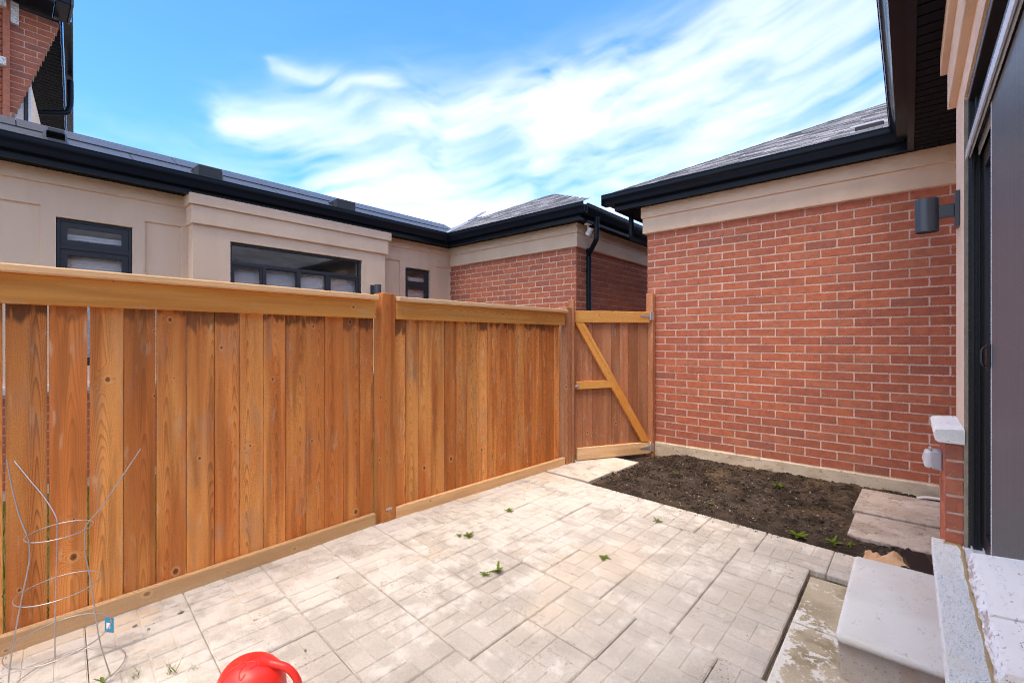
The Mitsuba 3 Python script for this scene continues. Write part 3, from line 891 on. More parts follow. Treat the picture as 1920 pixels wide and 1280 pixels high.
# door: jamb frame, head with transom, tracks, screen, glass behind
put(f'{H}__door_foam', box(BXS - 0.001, 0.222, D1 - 0.012, D1 - 0.002, SILL, 2.60), 'foam_strip')
jam = [box(0.216, 0.30, D1 - 0.05, D1 - 0.014, SILL + 0.004, 2.60, 0.002), box(0.222, 0.236, D1 - 0.066, D1 - 0.049, SILL + 0.03, 2.31, 0.002), box(0.246, 0.256, D1 - 0.062, D1 - 0.049, SILL + 0.03, 2.31, 0.002),
       box(0.268, 0.282, D1 - 0.070, D1 - 0.049, SILL + 0.03, 2.31, 0.002)]
put(f'{H}__door_jamb', cat(*jam), 'frame_metal')
put(f'{H}__door_jamb', box(0.216, 0.30, D0, D0 + 0.045, SILL + 0.004, 2.60, 0.002), 'frame_metal')
put(f'{H}__door_head', box(0.214, 0.30, D0 + 0.046, D1 - 0.051, 2.345, 2.40, 0.002), 'frame_metal')
put(f'{H}__transom_frame', cat(box(0.214, 0.30, D0 + 0.046, D1 - 0.051, 2.575, 2.618, 0.002), box(0.236, 0.29, D1 - 0.10, D1 - 0.052, 2.40, 2.576, 0.002)), 'frame_metal')
put(f'{H}__door_track', cat(box(0.206, 0.2120, D0 + 0.046, D1 - 0.03, 2.300, 2.344), box(0.2175, 0.2225, D0 + 0.046, D1 - 0.03, 2.300, 2.344), box(0.247, 0.252, D0 + 0.046, D1 - 0.06, 2.302, 2.344)), 'bright_rail')
put(f'{H}__door_track', cat(box(0.200, 0.30, D0 + 0.046, D1 - 0.05, SILL + 0.001, SILL + 0.014, 0.002), box(0.222, 0.227, D0 + 0.05, D1 - 0.055, SILL + 0.014, SILL + 0.03), box(0.262, 0.267, D0 + 0.05, D1 - 0.055, SILL + 0.014, SILL + 0.03)), 'bright_rail')
put(f'{H}__transom_pane', box(0.262, 0.266, D0 + 0.05, D1 - 0.102, 2.402, 2.573), 'window_glass')
put(f'{H}__glass_door', cat(box(0.262, 0.292, D0 + 0.05, D0 + 0.12, SILL + 0.04, 2.30, 0.002), box(0.262, 0.292, D1 - 0.14, D1 - 0.075, SILL + 0.04, 2.30, 0.002), box(0.262, 0.292, D0 + 0.122, D1 - 0.142, 2.22, 2.30, 0.002), box(0.262, 0.292, D0 + 0.122, D1 - 0.142, SILL + 0.04, SILL + 0.12, 0.002)), 'frame_metal')
put(f'{H}__glass_door__pane', box(0.276, 0.280, D0 + 0.121, D1 - 0.141, SILL + 0.121, 2.219), 'window_glass')
put(f'{H}__interior', cut(box(0.43, 3.4, 0.4, 4.4, 0.3, 3.02), box(0.3, 3.36, 0.44, 4.36, 0.38, 2.98)), 'room_paint')
SC = f'{H}__screen_door'
put(SC, box(0.2285, 0.2325, D0 + 0.05, 2.418, SILL + 0.04, 2.298), 'screen_mesh')
put(f'{SC}__stile', box(0.2275, 0.2335, 2.4185, 2.438, SILL + 0.032, 2.299, 0.0008), 'bright_rail')
put(f'{SC}__handle', cat(box(0.215, 0.227, 2.422, 2.447, 1.315, 1.405, 0.002), tube(smooth_path([[0.216, 2.43, 1.322], [0.205, 2.428, 1.330], [0.203, 2.428, 1.36], [0.205, 2.428, 1.385], [0.216, 2.43, 1.396]], 5), 0.004, 6)), 'black_plastic')

# concrete step
nose = m3.Manifold.batch_hull([m3.Manifold.sphere(0.019, 20).translate([x, y, 0.171]) for x in (-0.216, 0.115) for y in (2.336, 3.222)])
nm = to_tri(nose).subdivide_to_size(0.04)
v = nm.vertices.copy()
v += (meshkit.fbm(v * 22, 3, 6) - 0.5)[:, None] * np.array([0.0025, 0.0025, 0.0018])
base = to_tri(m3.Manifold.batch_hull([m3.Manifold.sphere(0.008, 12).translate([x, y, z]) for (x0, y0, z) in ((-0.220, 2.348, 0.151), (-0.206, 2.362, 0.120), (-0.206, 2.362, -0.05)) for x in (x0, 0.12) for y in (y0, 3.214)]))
k = 'concrete_step'
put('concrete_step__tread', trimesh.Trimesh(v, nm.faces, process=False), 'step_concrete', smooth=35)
put('concrete_step__base', base, 'step_shade_dirt', smooth=35)  # same cast block as the tread, its colour carrying shade and dirt
tag(k, 'pale precast concrete step with a rounded nosing below the door sill', 'step')

# wall lamp on the bay
YL = 3.43


def wall_lamp(name, x_wall, y, z0, z1, sgn, r=0.0515, reach=0.13):
    n = key(name)
    cx = x_wall + sgn * reach
    body = trimesh.creation.cylinder(radius=r, height=z1 - z0, sections=40)
    hole = trimesh.creation.cylinder(radius=r - 0.004, height=0.05, sections=40)
    hole.apply_translation([0, 0, -(z1 - z0) / 2 + 0.0])
    body = cut(body, hole)
    body.apply_translation([cx, y, (z0 + z1) / 2])
    zm = z0 + 0.56 * (z1 - z0)
    put(f'{n}__shade', body, 'lamp_metal', smooth=40)
    dl = trimesh.creation.cylinder(radius=r - 0.006, height=0.004, sections=32)
    dl.apply_translation([cx, y, z0 + 0.016])
    put(f'{n}__lens', dl, 'lamp_lens')
    put(f'{n}__arm', box(cx + (-sgn) * r * 0.9, x_wall + sgn * 0.0205, y - 0.024, y + 0.024, zm - 0.034, zm + 0.034, 0.003), 'lamp_metal')
    put(f'{n}__mount_plate', box(x_wall + sgn * 0.001, x_wall + sgn * 0.020, y - 0.058, y + 0.058, zm - 0.094, zm + 0.094, 0.003), 'lamp_metal')
    return n


tag(wall_lamp('wall_lamp', BXS, YL, 2.022, 2.205, -1), 'dark grey cylinder wall lamp on the stucco beside the door', 'wall lamp', 'cylinder wall lamps')

# weatherproof outlet on the brick pier
o = key('outlet_box')
tag(o, 'small grey outlet box with a bubble cover on the brick pier under the stone cap', 'outlet box')
put(f'{o}__base', box(0.094, 0.1345, 3.365, 3.465, 0.712, 0.812, 0.005), 'grey_plastic')
put(f'{o}__cover', to_tri(m3.Manifold.batch_hull([m3.Manifold.sphere(0.012, 16).translate([x, y, z]) for x in (0.074, 0.084) for y in (3.385, 3.445) for z in (0.727, 0.797)] + [m3.Manifold.sphere(0.010, 12).translate([0.062, 3.415, 0.762])])), 'clear_plastic', smooth=40)
put(f'{o}__hinge', box(0.080, 0.094, 3.395, 3.435, 0.812, 0.828, 0.004), 'grey_plastic')

# ------------------------------------------------------------------ neighbour's house: stucco range, bay, brick wing
N = 'neighbour_house'
tag(N, 'long beige stucco house behind the fence with black eaves and a brick wing', 'house')
XL, XB = -6.40, -6.20
NY0, YM, XM = -1.6, 5.52, -3.625
pan = [box(XL - 0.022, XL + 0.1, -1.4, 0.258, 1.02, 2.746), box(XL - 0.022, XL + 0.1, 1.065, 1.40, 1.02, 2.746), box(XL - 0.022, XL + 0.1, 4.10, 4.42, 1.02, 2.746), box(XL - 0.022, XL + 0.1, 5.17, 5.50, 1.02, 2.746)]
W1, W3 = (0.365, 0.959, 1.15, 2.654), (4.53, 5.055, 1.15, 2.654)
wins = [box(XL - 0.3, XL + 0.1, a, b, c, d) for a, b, c, d in (W1, W3)]
WB = (1.848, 3.612, 1.15, 2.620)
put(f'{N}__wall', cut(box(XL - 0.18, XL, NY0, YM + 0.02, 0.98, SOF + 0.005), *pan, *wins, box(XL - 0.3, XL + 0.1, 1.70, 3.77, 0.70, 2.75)), 'stucco')
put(f'{N}__frieze', box(XL, XL + 0.022, NY0, 1.455, 2.967, SOF + 0.004, 0.002), 'stucco')
put(f'{N}__frieze', box(XL, XL + 0.022, 4.02, YM - 0.03, 2.967, SOF + 0.004, 0.002), 'stucco')
# bay
WB = (1.848, 3.612, 1.15, 2.620)
put(f'{N}__bay', cut(box(XL + 0.001, XB, 1.467, 4.005, 0.98, SOF + 0.004), box(XL - 0.1, XB + 0.1, *WB)), 'stucco')
put(f'{N}__cornice', box(XL + 0.001, XB + 0.036, 1.445, 4.045, 2.766, 2.978, 0.003), 'stucco')
put(f'{N}__cornice', box(XL + 0.001, XB + 0.062, 1.42, 4.085, 2.980, SOF + 0.003, 0.003), 'stucco')
# pale ledge and brick base, seen only between the boards
put(f'{N}__ledge', cat(box(XL - 0.1, XL + 0.06, NY0, 1.44, 0.90, 0.979, 0.004), box(XL - 0.1, XB + 0.06, 1.441, 4.04, 0.90, 0.979, 0.004), box(XL - 0.1, XL + 0.06, 4.041, YM, 0.90, 0.979, 0.004)), 'cap_limestone')
put(f'{N}__base', cat(box(XL - 0.15, XL + 0.02, NY0, YM, -0.1, 0.898), box(XL - 0.1, XB + 0.02, 1.46, 4.02, -0.1, 0.897)), 'mortar')
base_br = []
for (xw, a, b) in ((XL + 0.026, NY0, 1.455), (XB + 0.026, 1.455, 4.02), (XL + 0.026, 4.02, YM)):
    for r in range(10):
        y = a - (BP / 2 if r % 2 else 0)
        while y < b:
            s, e = max(y, a), min(y + BL, b)
            y += BP
            if e - s > 0.03:
                base_br.append(box(xw - 0.03, xw, s, e, 0.005 + r * CP, 0.005 + r * CP + BH))
tag(put(f'{N}__base_bricks', cat(*base_br), 'brick_clay_1'), 'brick base glimpsed between the fence boards', kind='stuff')


def window(parent, xf, y0, y1, z0, z1, panes, bars, blind=True):
    """A window set 5 cm back from the wall face xf (looking +x). panes: (y0, y1, z0, z1) sash openings as fractions or metres."""
    n = key(f'{parent}__window')
    xo, xi = xf - 0.035, xf - 0.095
    fr = box(xi, xo, y0 + 0.004, y1 - 0.004, z0 + 0.004, z1 - 0.004, 0.003)
    holes = [box(xi - 0.1, xo + 0.1, *p) for p in panes]
    put(n, cut(fr, *holes), 'window_vinyl')
    for p, sash in zip(panes, bars):
        a, b, c, d = p
        if sash:
            s = cut(box(xi + 0.012, xo - 0.010, a + 0.001, b - 0.001, c + 0.001, d - 0.001, 0.002), box(xi - 0.1, xo + 0.1, a + sash, b - sash, c + sash, d - sash))
            put(f'{n}__sash', s, 'window_vinyl')
            a, b, c, d = a + sash, b - sash, c + sash, d - sash
        put(f'{n}__pane', box(xi + 0.030, xi + 0.034, a, b, c, d), 'window_glass')
    if blind:
        sl = [box(xi - 0.055, xi - 0.020, y0 + 0.01, y1 - 0.01, z, z + 0.003) for z in np.arange(z0 + 0.05, blind, 0.026)]
        for m in sl:
            m.apply_transform(trimesh.transformations.rotation_matrix(0.9, [0, 1, 0], [xi - 0.0375, 0, m.bounds[0, 2]]))
        tag(put(f'{n}__blind', cat(*sl), 'blind_white'), 'white slatted blind behind the glass', kind='stuff')
    ya, yb, za, zb = y0 - 0.15, y1 + 0.15, z0 - 0.1, z1 + 0.1
    put(f'{n}__room', cut(box(xi - 2.62, xi - 0.10, ya - 0.02, yb + 0.02, za - 0.42, zb + 0.02), box(xi - 2.60, xi, ya, yb, za - 0.40, zb)), 'room_paint')
    return n


window(N, XL, *W1, [(W1[0] + 0.03, W1[1] - 0.03, 2.385, 2.625), (W1[0] + 0.03, W1[1] - 0.03, 1.18, 2.345)], [0.055, 0.055], 2.52)
window(N, XB, *WB, [(WB[0] + 0.03, WB[1] - 0.035, 2.385, 2.588), (WB[0] + 0.03, 2.228, 1.18, 2.345), (2.262, 2.66, 1.18, 2.345), (2.70, 3.065, 1.18, 2.345), (3.10, WB[1] - 0.035, 1.18, 2.345)], [0, 0.028, 0.012, 0.012, 0.04], 2.33)
window(N, XL, *W3, [(W3[0] + 0.03, W3[1] - 0.03, 2.385, 2.625), (W3[0] + 0.03, W3[1] - 0.03, 1.18, 2.345)], [0.05, 0.05], 2.50)

# brick wing
put(f'{N}__wing_wall', box(XL, XM - 0.0035, YM + 0.0035, YM + 0.3, -0.1, 2.78), 'mortar')
put(f'{N}__wing_wall', box(XM - 0.3, XM - 0.0055, YM + 0.31, 10.5, -0.1, 2.78), 'mortar')
brickwork(f'{N}__wing_wall', (XL, YM), 0, XM - XL, 30, 0.147, phase=0.11, visible=lambda c, z: z > 1.62, rest='brick_rest')
brickwork(f'{N}__wing_wall_001', (XM, YM), 90, 4.6, 30, 0.147, phase=0.0, first=1, visible=lambda c, z: z > 1.62 and c < 3.6, rest='brick_rest')
put(f'{N}__frieze', box(XL + 0.023, XM + 0.036, YM - 0.036, YM + 0.2, 2.768, 2.966, 0.003), 'stucco')
put(f'{N}__frieze', box(XL + 0.023, XM + 0.052, YM - 0.052, YM + 0.2, 2.968, SOF + 0.003, 0.003), 'stucco')
put(f'{N}__frieze', box(XM - 0.2, XM + 0.036, YM + 0.205, 10.5, 2.768, 2.966, 0.003), 'stucco')
put(f'{N}__frieze', box(XM - 0.2, XM + 0.052, YM + 0.205, 10.5, 2.968, SOF + 0.003, 0.003), 'stucco')
XGF, YGF, XMF = -6.19, 5.315, -3.43         # fascia lines
put(f'{N}__soffit', soffit_ribbed('y', NY0, YGF, XL - 0.02, XGF), 'soffit_metal')
put(f'{N}__soffit', soffit_ribbed('x', XL - 0.02, XMF, YGF, YM + 0.1), 'soffit_metal')
put(f'{N}__soffit', soffit_ribbed('y', YM + 0.1, 10.5, XM - 0.02, XMF), 'soffit_metal')
put(f'{N}__fascia', box(XGF - 0.012, XGF + 0.012, NY0, YGF, SOF - 0.012, GT - 0.005), 'gutter_metal')
put(f'{N}__fascia', box(XGF - 0.012, XMF + 0.012, YGF - 0.012, YGF + 0.012, SOF - 0.012, GT - 0.005), 'gutter_metal')
put(f'{N}__fascia', box(XMF - 0.012, XMF + 0.012, YGF + 0.013, 10.5, SOF - 0.012, GT - 0.005), 'gutter_metal')
put(f'{N}__gutter', prism([(XGF + 0.012 + a, b) for a, b in gutter_profile(1)], 'y', NY0, YGF - 0.012 - 0.118), 'gutter_metal', smooth=30)
put(f'{N}__gutter', prism([(YGF - 0.012 - a, b) for a, b in gutter_profile(1)], 'x', XGF + 0.012, XMF + 0.012 + 0.124), 'gutter_metal', smooth=30)
put(f'{N}__gutter', prism([(XMF + 0.012 + a, b) for a, b in gutter_profile(1)], 'y', YGF - 0.012, 10.5), 'gutter_metal', smooth=30)
# low metal mansard of the stucco range
RX0, RZ0, RX1, RZ1 = -6.18, GT + 0.01, -6.96, 3.705
seams = [-1.6, -0.35, 0.95, 2.45, 3.55, 4.75, 5.9]


def mans(t):
    return RX0 + (RX1 - RX0) * t, RZ0 + (RZ1 - RZ0) * t


for r, (t0, t1, dz) in enumerate(((0.0, 0.52, 0.0), (0.515, 1.0, 0.014))):
    sm = [s + (0.45 if r else 0.0) for s in seams]
    sm[0], sm[-1] = NY0, 5.35 + 0.5 * t1
    for a, b in zip(sm[:-1], sm[1:]):
        (xa, za), (xb, zb) = mans(t0), mans(t1)
        put(f'{N}__roof_panel', plane_quad([[xa, a + 0.004, za + dz], [xa, b - 0.004, za + dz], [xb, b - 0.004, zb + dz], [xb, a + 0.004, zb + dz]], 0.012), 'roof_metal')
put(f'{N}__roof_deck', box(-9.4, RX1, NY0, 5.7, 3.60, 3.70), 'roof_metal')
# wing roof: hipped, shingled
PK = 2.25
W0 = np.array([XMF + 0.07, YGF - 0.07, GT + 0.002])
put(f'{N}__wing_roof', plane_quad([W0, W0 + [-4.5, 0, 0], W0 + [-PK, PK, PK * PI_]]), 'asphalt_shingle_0')
put(f'{N}__wing_roof', plane_quad([W0, W0 + [0, 5.2, 0], W0 + [-PK, 5.2, PK * PI_], W0 + [-PK, PK, PK * PI_]]), 'asphalt_shingle_0')
put(f'{N}__wing_roof', plane_quad([W0 + [-4.5, 0, 0], W0 + [-4.5, 5.2, 0], W0 + [-PK, 5.2, PK * PI_], W0 + [-PK, PK, PK * PI_]]), 'asphalt_shingle_0')
shingle_slope(f'{N}__wing_roof', W0, (-1, 0), (0, 1), PI_, lambda d: (d, min(4.5 - d, 2.75 + 0.55 * d)), 17, 300)
put(f'{N}__flashing', plane_quad([W0 + [-2.78, 0.02, 0.035], W0 + [-3.05, 0.02, 0.035], W0 + [-3.50, 1.28, 1.28 * PI_ + 0.035], W0 + [-3.22, 1.28, 1.28 * PI_ + 0.035]], 0.01), 'flashing')
put(f'{N}__flashing', plane_quad([W0 + [-3.18, 1.0, PI_ + 0.05], W0 + [-3.34, 1.0, PI_ + 0.05], W0 + [-3.42, 1.45, 1.45 * PI_ + 0.10], W0 + [-3.26, 1.45, 1.45 * PI_ + 0.10]], 0.01), 'flashing')
# roof vents of the stucco range
for (ya, yb, lab) in ((0.27, 0.44, 'low square roof vent with an open dark mouth, leftmost on the neighbouring roof'), (1.50, 1.80, 'black slant-ended roof vent above the neighbouring window, middle of the three'), (3.20, 3.55, 'black slant-ended roof vent farthest along the neighbouring roof')):
    n = key('roof_vent')
    yc = (ya + yb) / 2
    body = m3.Manifold.batch_hull([man(box(-6.55, -6.24, ya + 0.03, yb - 0.03, 3.30, 3.475)), man(box(-6.55, -6.30, ya, yb, 3.34, 3.44))])
    if ya < 1:
        body = body - man(box(-6.40, -6.1, ya + 0.02, yb - 0.02, 3.375, 3.445))
    scene[n] = mikit.ply(to_tri(body), 'roof_metal' if ya < 1 else 'black_plastic')
    tag(n, lab, 'roof vent', 'roof vents')
# downspout on the wing's side wall
dp = [[-3.325, 5.585, 3.16], [-3.325, 5.585, 2.90], [-3.345, 5.60, 2.84], [-3.53, 5.745, 2.715], [-3.575, 5.785, 2.66], [-3.578, 5.785, 2.58], [-3.578, 5.785, 0.05]]
put(f'{N}__downspout', tube(smooth_path(dp, 5), 0.036, 12), 'gutter_metal', smooth=40)
# floodlight under the corner
fl = key('floodlight')
tag(fl, 'small white floodlight under the black eave at the brick wing corner', 'floodlight')
put(f'{fl}__mount', cat(box(-3.52, -3.44, 5.56, 5.64, 3.075, 3.099, 0.003), tube([[-3.48, 5.60, 3.08], [-3.475, 5.60, 3.03]], 0.013, 8)), 'white_plastic')
hd = trimesh.creation.cylinder(radius=0.042, height=0.11, sections=20)
hd.apply_transform(trimesh.transformations.rotation_matrix(0.55, [0, 1, 0]))
hd.apply_translation([-3.455, 5.60, 2.975])
put(f'{fl}__head', hd, 'white_plastic', smooth=40)
tag(wall_lamp('wall_lamp', XB, 3.80, 2.05, 2.262, 1, r=0.05, reach=0.12), 'dark grey cylinder wall lamp on the stucco bay behind the fence', 'wall lamp', 'cylinder wall lamps')

# ------------------------------------------------------------------ tall brick house far left
B = 'tall_brick_house'
tag(B, 'tall red brick house at the upper left with black eaves and corbelled brick', 'house')
XT = -9.5
put(f'{B}__wall', box(XT - 0.4, XT - 0.006, -1.4, 0.10, 3.5, 6.2), 'mortar')
put(f'{B}__pier', box(XT - 0.3, XT + 0.10, 0.015, 0.085, 3.5, 6.22, 0.003), 'brick_clay_4')
brickwork(f'{B}__wall', (XT + 0.06, -0.55), 90, 0.56, 24, 4.1, phase=0.06)
n_c = 17
for r in range(n_c):
    z = 4.63 + r * 0.0885
    end = 0.125 + (r + 1) * 0.0265
    put(f'{B}__mortar_course', box(XT - 0.25, XT - 0.006, 0.086, end - 0.014, z - 0.006, z + 0.0815), 'mortar')
    y = 0.087
    first_len = (0.13 if r % 2 else 0.257)
    while y < end - 0.012:
        e = min(y + first_len, end)
        first_len = 0.257
        if end - e < 0.05:
            e = end
        put_shared(f'{B}__brick', brick_ply(e - y), f'brick_clay_{rng.choice(5)}', T().translate([XT, (y + e) / 2, z + 0.0381]).rotate([0, 0, 1], 90))
        y = e + 0.0105
# front eave above the brick, then the side eave running back with its gutter
def hull(pts, z0, z1):
    return trimesh.convex.convex_hull(np.array([[x, y, z] for (x, y) in pts for z in (z0, z1)]))


put(f'{B}__soffit', box(XT - 0.02, XT + 0.5, -1.0, 0.50, 6.16, 6.20), 'soffit_metal')
ribs = []
for i in range(46):
    t0, t1 = i / 46, (i + 0.86) / 46
    f0, f1 = [np.array([-9.66, 0.02]) * (1 - t) + np.array([-16.0, -0.1]) * t for t in (t0, t1)]
    g0, g1 = [np.array([-9.648, 0.590]) * (1 - t) + np.array([-16.2, 1.105]) * t for t in (t0, t1)]
    ribs.append(hull([f0, f1, g1, g0], 6.200, 6.215))
ribs.append(hull([(-9.66, 0.02), (-16.0, -0.1), (-16.2, 1.105), (-9.648, 0.590)], 6.216, 6.25))
put(f'{B}__soffit', cat(*ribs), 'soffit_metal')
put(f'{B}__fascia', hull([(-9.648, 0.594), (-16.2, 1.110), (-16.2, 1.135), (-9.648, 0.615)], 6.17, 6.40), 'gutter_metal')
put(f'{B}__gutter', hull([(-9.52, 0.617), (-16.2, 1.140), (-16.2, 1.235), (-9.50, 0.712)], 6.20, 6.215), 'gutter_metal')
put(f'{B}__gutter__lip', hull([(-9.50, 0.706), (-16.2, 1.228), (-16.2, 1.245), (-9.50, 0.722)], 6.18, 6.39), 'roof_metal')  # paler metal than the gutter, painting in the sky reflected on its lip
put(f'{B}__fascia', box(XT + 0.5, XT + 0.53, -1.0, 0.50, 6.14, 6.40), 'gutter_metal')
put(f'{B}__gutter', box(XT - 0.02, XT + 0.56, 0.505, 0.66, 6.17, 6.42, 0.01), 'gutter_metal')
put(f'{B}__gutter__lip', box(XT - 0.02, XT + 0.56, 0.662, 0.69, 6.17, 6.42, 0.005), 'roof_metal')  # front lip likewise lightened for the sky it reflects
put(f'{B}__side_wall', hull([(-9.82, 0.06), (-14.0, 0.06), (-14.0, 0.0), (-9.82, 0.0)], 3.5, 6.2), 'stucco')
put(f'{B}__window', box(-9.80, -9.72, 0.10, 0.225, 4.3, 5.3, 0.004), 'white_plastic')
put(f'{B}__window__frame', box(-9.82, -9.70, 0.228, 0.262, 4.3, 5.3, 0.004), 'window_vinyl')
put(f'{B}__window_trim', box(-9.86, -9.70, 0.265, 0.30, 4.3, 5.28, 0.004), 'white_plastic')
put(f'{B}__window_trim', hull([(-9.95, 0.305), (-11.6, 0.47), (-11.6, 0.40), (-9.95, 0.255)], 4.2, 5.25), 'stucco')
for z in (5.25, 6.06):
    put(f'{B}__window_sill', box(XT + 0.05, XT + 0.16, -0.6, 0.05, z - 0.05, z + 0.06, 0.005), 'cap_limestone')
put(f'{B}__window_sill', hull([(XT + 0.005, 0.09), (XT + 0.09, 0.09), (XT + 0.06, 0.17), (XT + 0.005, 0.17)], 5.86, 6.158), 'cap_limestone')
put(f'{B}__downspout', tube(smooth_path([[-11.5, 0.841, 6.15], [-11.5, 0.841, 5.75], [-11.5, 0.82, 5.62], [-11.5, 0.77, 5.54], [-11.5, 0.424, 5.41], [-11.5, 0.36, 5.34], [-11.5, 0.345, 5.2], [-11.5, 0.345, 4.4]], 6), 0.045, 10), 'gutter_metal', smooth=40)

# ------------------------------------------------------------------ fence and gate
FN = 'wooden_fence'
tag(FN, 'stained wooden board fence with capped rails between the two houses', 'fence')
board_no = [0]


def board(name, along, across, thick, origin, deg, bsdf, vertical=True, c=0.002, wobble=0.0, end_cut=0.0, tilt=0.0):
    """A board whose grain runs along its length. Local: s runs across (vertical boards) or along (rails), faces out to local -y side."""
    board_no[0] += 1
    i = board_no[0]
    m = box(-across / 2, across / 2, -thick, 0, 0, along, c)
    v = m.vertices.copy()
    seg = None
    uv = np.stack([v[:, 0] + v[:, 1] * 0.9, 10.0 * i + 0.02 + v[:, 2]], 1)
    if wobble:
        v[:, 1] += wobble * (v[:, 0] / across * 2)
    if not vertical:                      # lay along local +x
        v = np.stack([v[:, 2], v[:, 1], v[:, 0]], 1)
    m = trimesh.Trimesh(v, m.faces, process=False)
    m.fix_normals()
    w = T().translate([float(o) for o in origin]).rotate([0, 0, 1], float(deg)).rotate([0, 1, 0], float(tilt))
    return put(name, m, bsdf, uv=uv, world=w)


class Run:
    """A straight stretch of fence from A to B; s runs along it, the yard side is local -y."""
    def __init__(self, A, B):
        self.A, self.B = np.array(A, float), np.array(B, float)
        self.d = (self.B - self.A) / np.linalg.norm(self.B - self.A)
        self.deg = math.degrees(math.atan2(self.d[1], self.d[0]))
        self.n = np.array([self.d[1], -self.d[0]])          # towards the yard (local -y)

    def at(self, s, out, z):
        p = self.A + self.d * s + self.n * out
        return [p[0], p[1], z]


def panel(run, edges, s0, s1, gap, top=1.60):
    for i, (a, b) in enumerate(zip(edges[:-1], edges[1:])):
        g = gap[i] if hasattr(gap, '__len__') else gap
        w = b - a - g
        board(f'{FN}__picket', top + 0.10 - 0.06, w, 0.019, run.at((a + b) / 2, rng.normal(0, 0.0012), 0.06), run.deg, 'picket_wood', wobble=rng.normal(0, 0.0012), tilt=rng.normal(0, 0.08))
    # top rail, its cap, bottom board; a second rail on the far side
    board(f'{FN}__top_rail', s1 - s0, 0.140, 0.036, run.at(s0, 0.021, 1.655), run.deg, 'rail_wood', vertical=False, c=0.004)
    board(f'{FN}__back_rail', s1 - s0, 0.089, 0.036, run.at(s0, -0.023, 1.64), run.deg, 'rail_wood', vertical=False, c=0.004)
    m = put_cap(run, s0, s1)
    board(f'{FN}__bottom_board', s1 - s0, 0.105, 0.036, run.at(s0, 0.021, 0.035), run.deg, 'cap_wood', vertical=False, c=0.005)


def put_cap(run, s0, s1):
    board_no[0] += 1
    i = board_no[0]
    L = s1 - s0
    m = box(0, L, -0.105, 0.040, 1.7255, 1.7615, 0.005)
    v = m.vertices
    uv = np.stack([v[:, 1] + v[:, 2] * 0.8 - 1.4, 10.0 * i + 0.02 + v[:, 0]], 1)
    w = T().translate(run.at(s0, 0.0, 0.0)).rotate([0, 0, 1], run.deg)
    return put(f'{FN}__cap_board', m, 'cap_wood', uv=uv, world=w)


e1 = [-0.545, -0.405, -0.265, -0.125, 0.010, 0.1505, 0.2915, 0.4255, 0.5625, 0.7015, 0.8405, 0.9745, 1.1135, 1.2505, 1.3875, 1.5215, 1.6605, 1.7975, 1.91]
gaps1 = [0.006, 0.006, 0.006, 0.007, 0.0075, 0.007, 0.005, 0.005, 0.006, 0.005, 0.0045, 0.0035, 0.003, 0.0028, 0.003, 0.0022, 0.003, 0.002]
R1 = Run((-3.105, -0.60), (-3.135, 1.95))
panel(R1, [e + 0.60 for e in e1], 0.0, 2.508, gaps1)
R2 = Run((-3.118, 2.08), (-2.985, 4.25))
e2 = [0.0, 0.112, 0.239, 0.370, 0.505, 0.629, 0.756, 0.882, 1.009, 1.136, 1.265, 1.398, 1.524, 1.646, 1.766, 1.890, 2.010, 2.10]
panel(R2, e2, 0.0, 2.165, [0.0025 + 0.0015 * (i % 3 == 1) for i in range(len(e2))])


def post(x, y, sx, sy, z1, deg, bsdf='post_wood', z0=-0.1):
    board_no[0] += 1
    i = board_no[0]
    m = box(-sx / 2, sx / 2, -sy / 2, sy / 2, z0, z1, 0.005)
    v = m.vertices
    uv = np.stack([v[:, 0] + 0.9 * v[:, 1], 10.0 * i + 0.2 + v[:, 2]], 1)
    return put(f'{FN}__post', m, bsdf, uv=uv, world=at(x, y, 0, deg))


post(-3.122, 2.012, 0.125, 0.118, 1.785, 0)
post(-3.10, -0.66, 0.12, 0.12, 1.785, 0)
post(-2.962, 4.305, 0.085, 0.095, 1.795, 0, 'gate_wood')
post(-2.935, 4.372, 0.07, 0.036, 1.885, 15, 'gate_wood')
post(-2.437, 5.398, 0.088, 0.080, 2.0, 0, 'gate_wood')
post(-3.04, 4.33, 0.09, 0.05, 1.80, 0, 'gate_wood')
tg = put(f'{FN}__post_001__bracket', box(-3.0595, -3.0575, 1.985, 2.040, 0.088, 0.108, 0.0005), 'galvanised', world=T().translate([0, 0, 0]).rotate([1, 0, 0], 0))

nails = []
for run, L in ((R1, 2.5), (R2, 2.16)):
    for i in range(int(L / 0.135)):
        for zz in (1.625, 1.685):
            nm_ = trimesh.creation.cylinder(radius=0.0032, height=0.002, sections=8)
            nm_.apply_transform(trimesh.transformations.rotation_matrix(math.pi / 2, [1, 0, 0]))
            q0 = run.at(0.07 + i * 0.135 + rng.normal(0, 0.012), 0.0215, zz + rng.normal(0, 0.012))
            nm_.apply_transform(trimesh.transformations.rotation_matrix(math.radians(run.deg), [0, 0, 1]))
            nm_.apply_translation(q0)
            nails.append(nm_)
tag(put(f'{FN}__nail_heads', cat(*nails), 'pebble_stone'), 'rusty nail heads in the top rails', kind='stuff')

GA = 'wooden_gate'
tag(GA, 'wooden garden gate with a diagonal brace and galvanised hinges at the end of the fence', 'gate')
G0, G1 = np.array([-2.99, 4.42]), np.array([-2.46, 5.36])
RG = Run(G0, G1)
eg = [0.036, 0.159, 0.293, 0.420, 0.548, 0.665, 0.793, 0.922, 1.060]
for a, b in zip(eg[:-1], eg[1:]):
    board(f'{GA}__picket', 1.66, b - a - 0.003, 0.019, RG.at((a + b) / 2, rng.normal(0, 0.001), 0.07), RG.deg, 'gate_wood', tilt=rng.normal(0, 0.06))


def gate_rail(name, s0, s1, z, hgt, bsdf='rail_wood', tilt=0.0, t=0.036):
    return board(name, s1 - s0, hgt, t, RG.at(s0, 0.0215, z), RG.deg, bsdf, vertical=False, c=0.004, tilt=tilt)


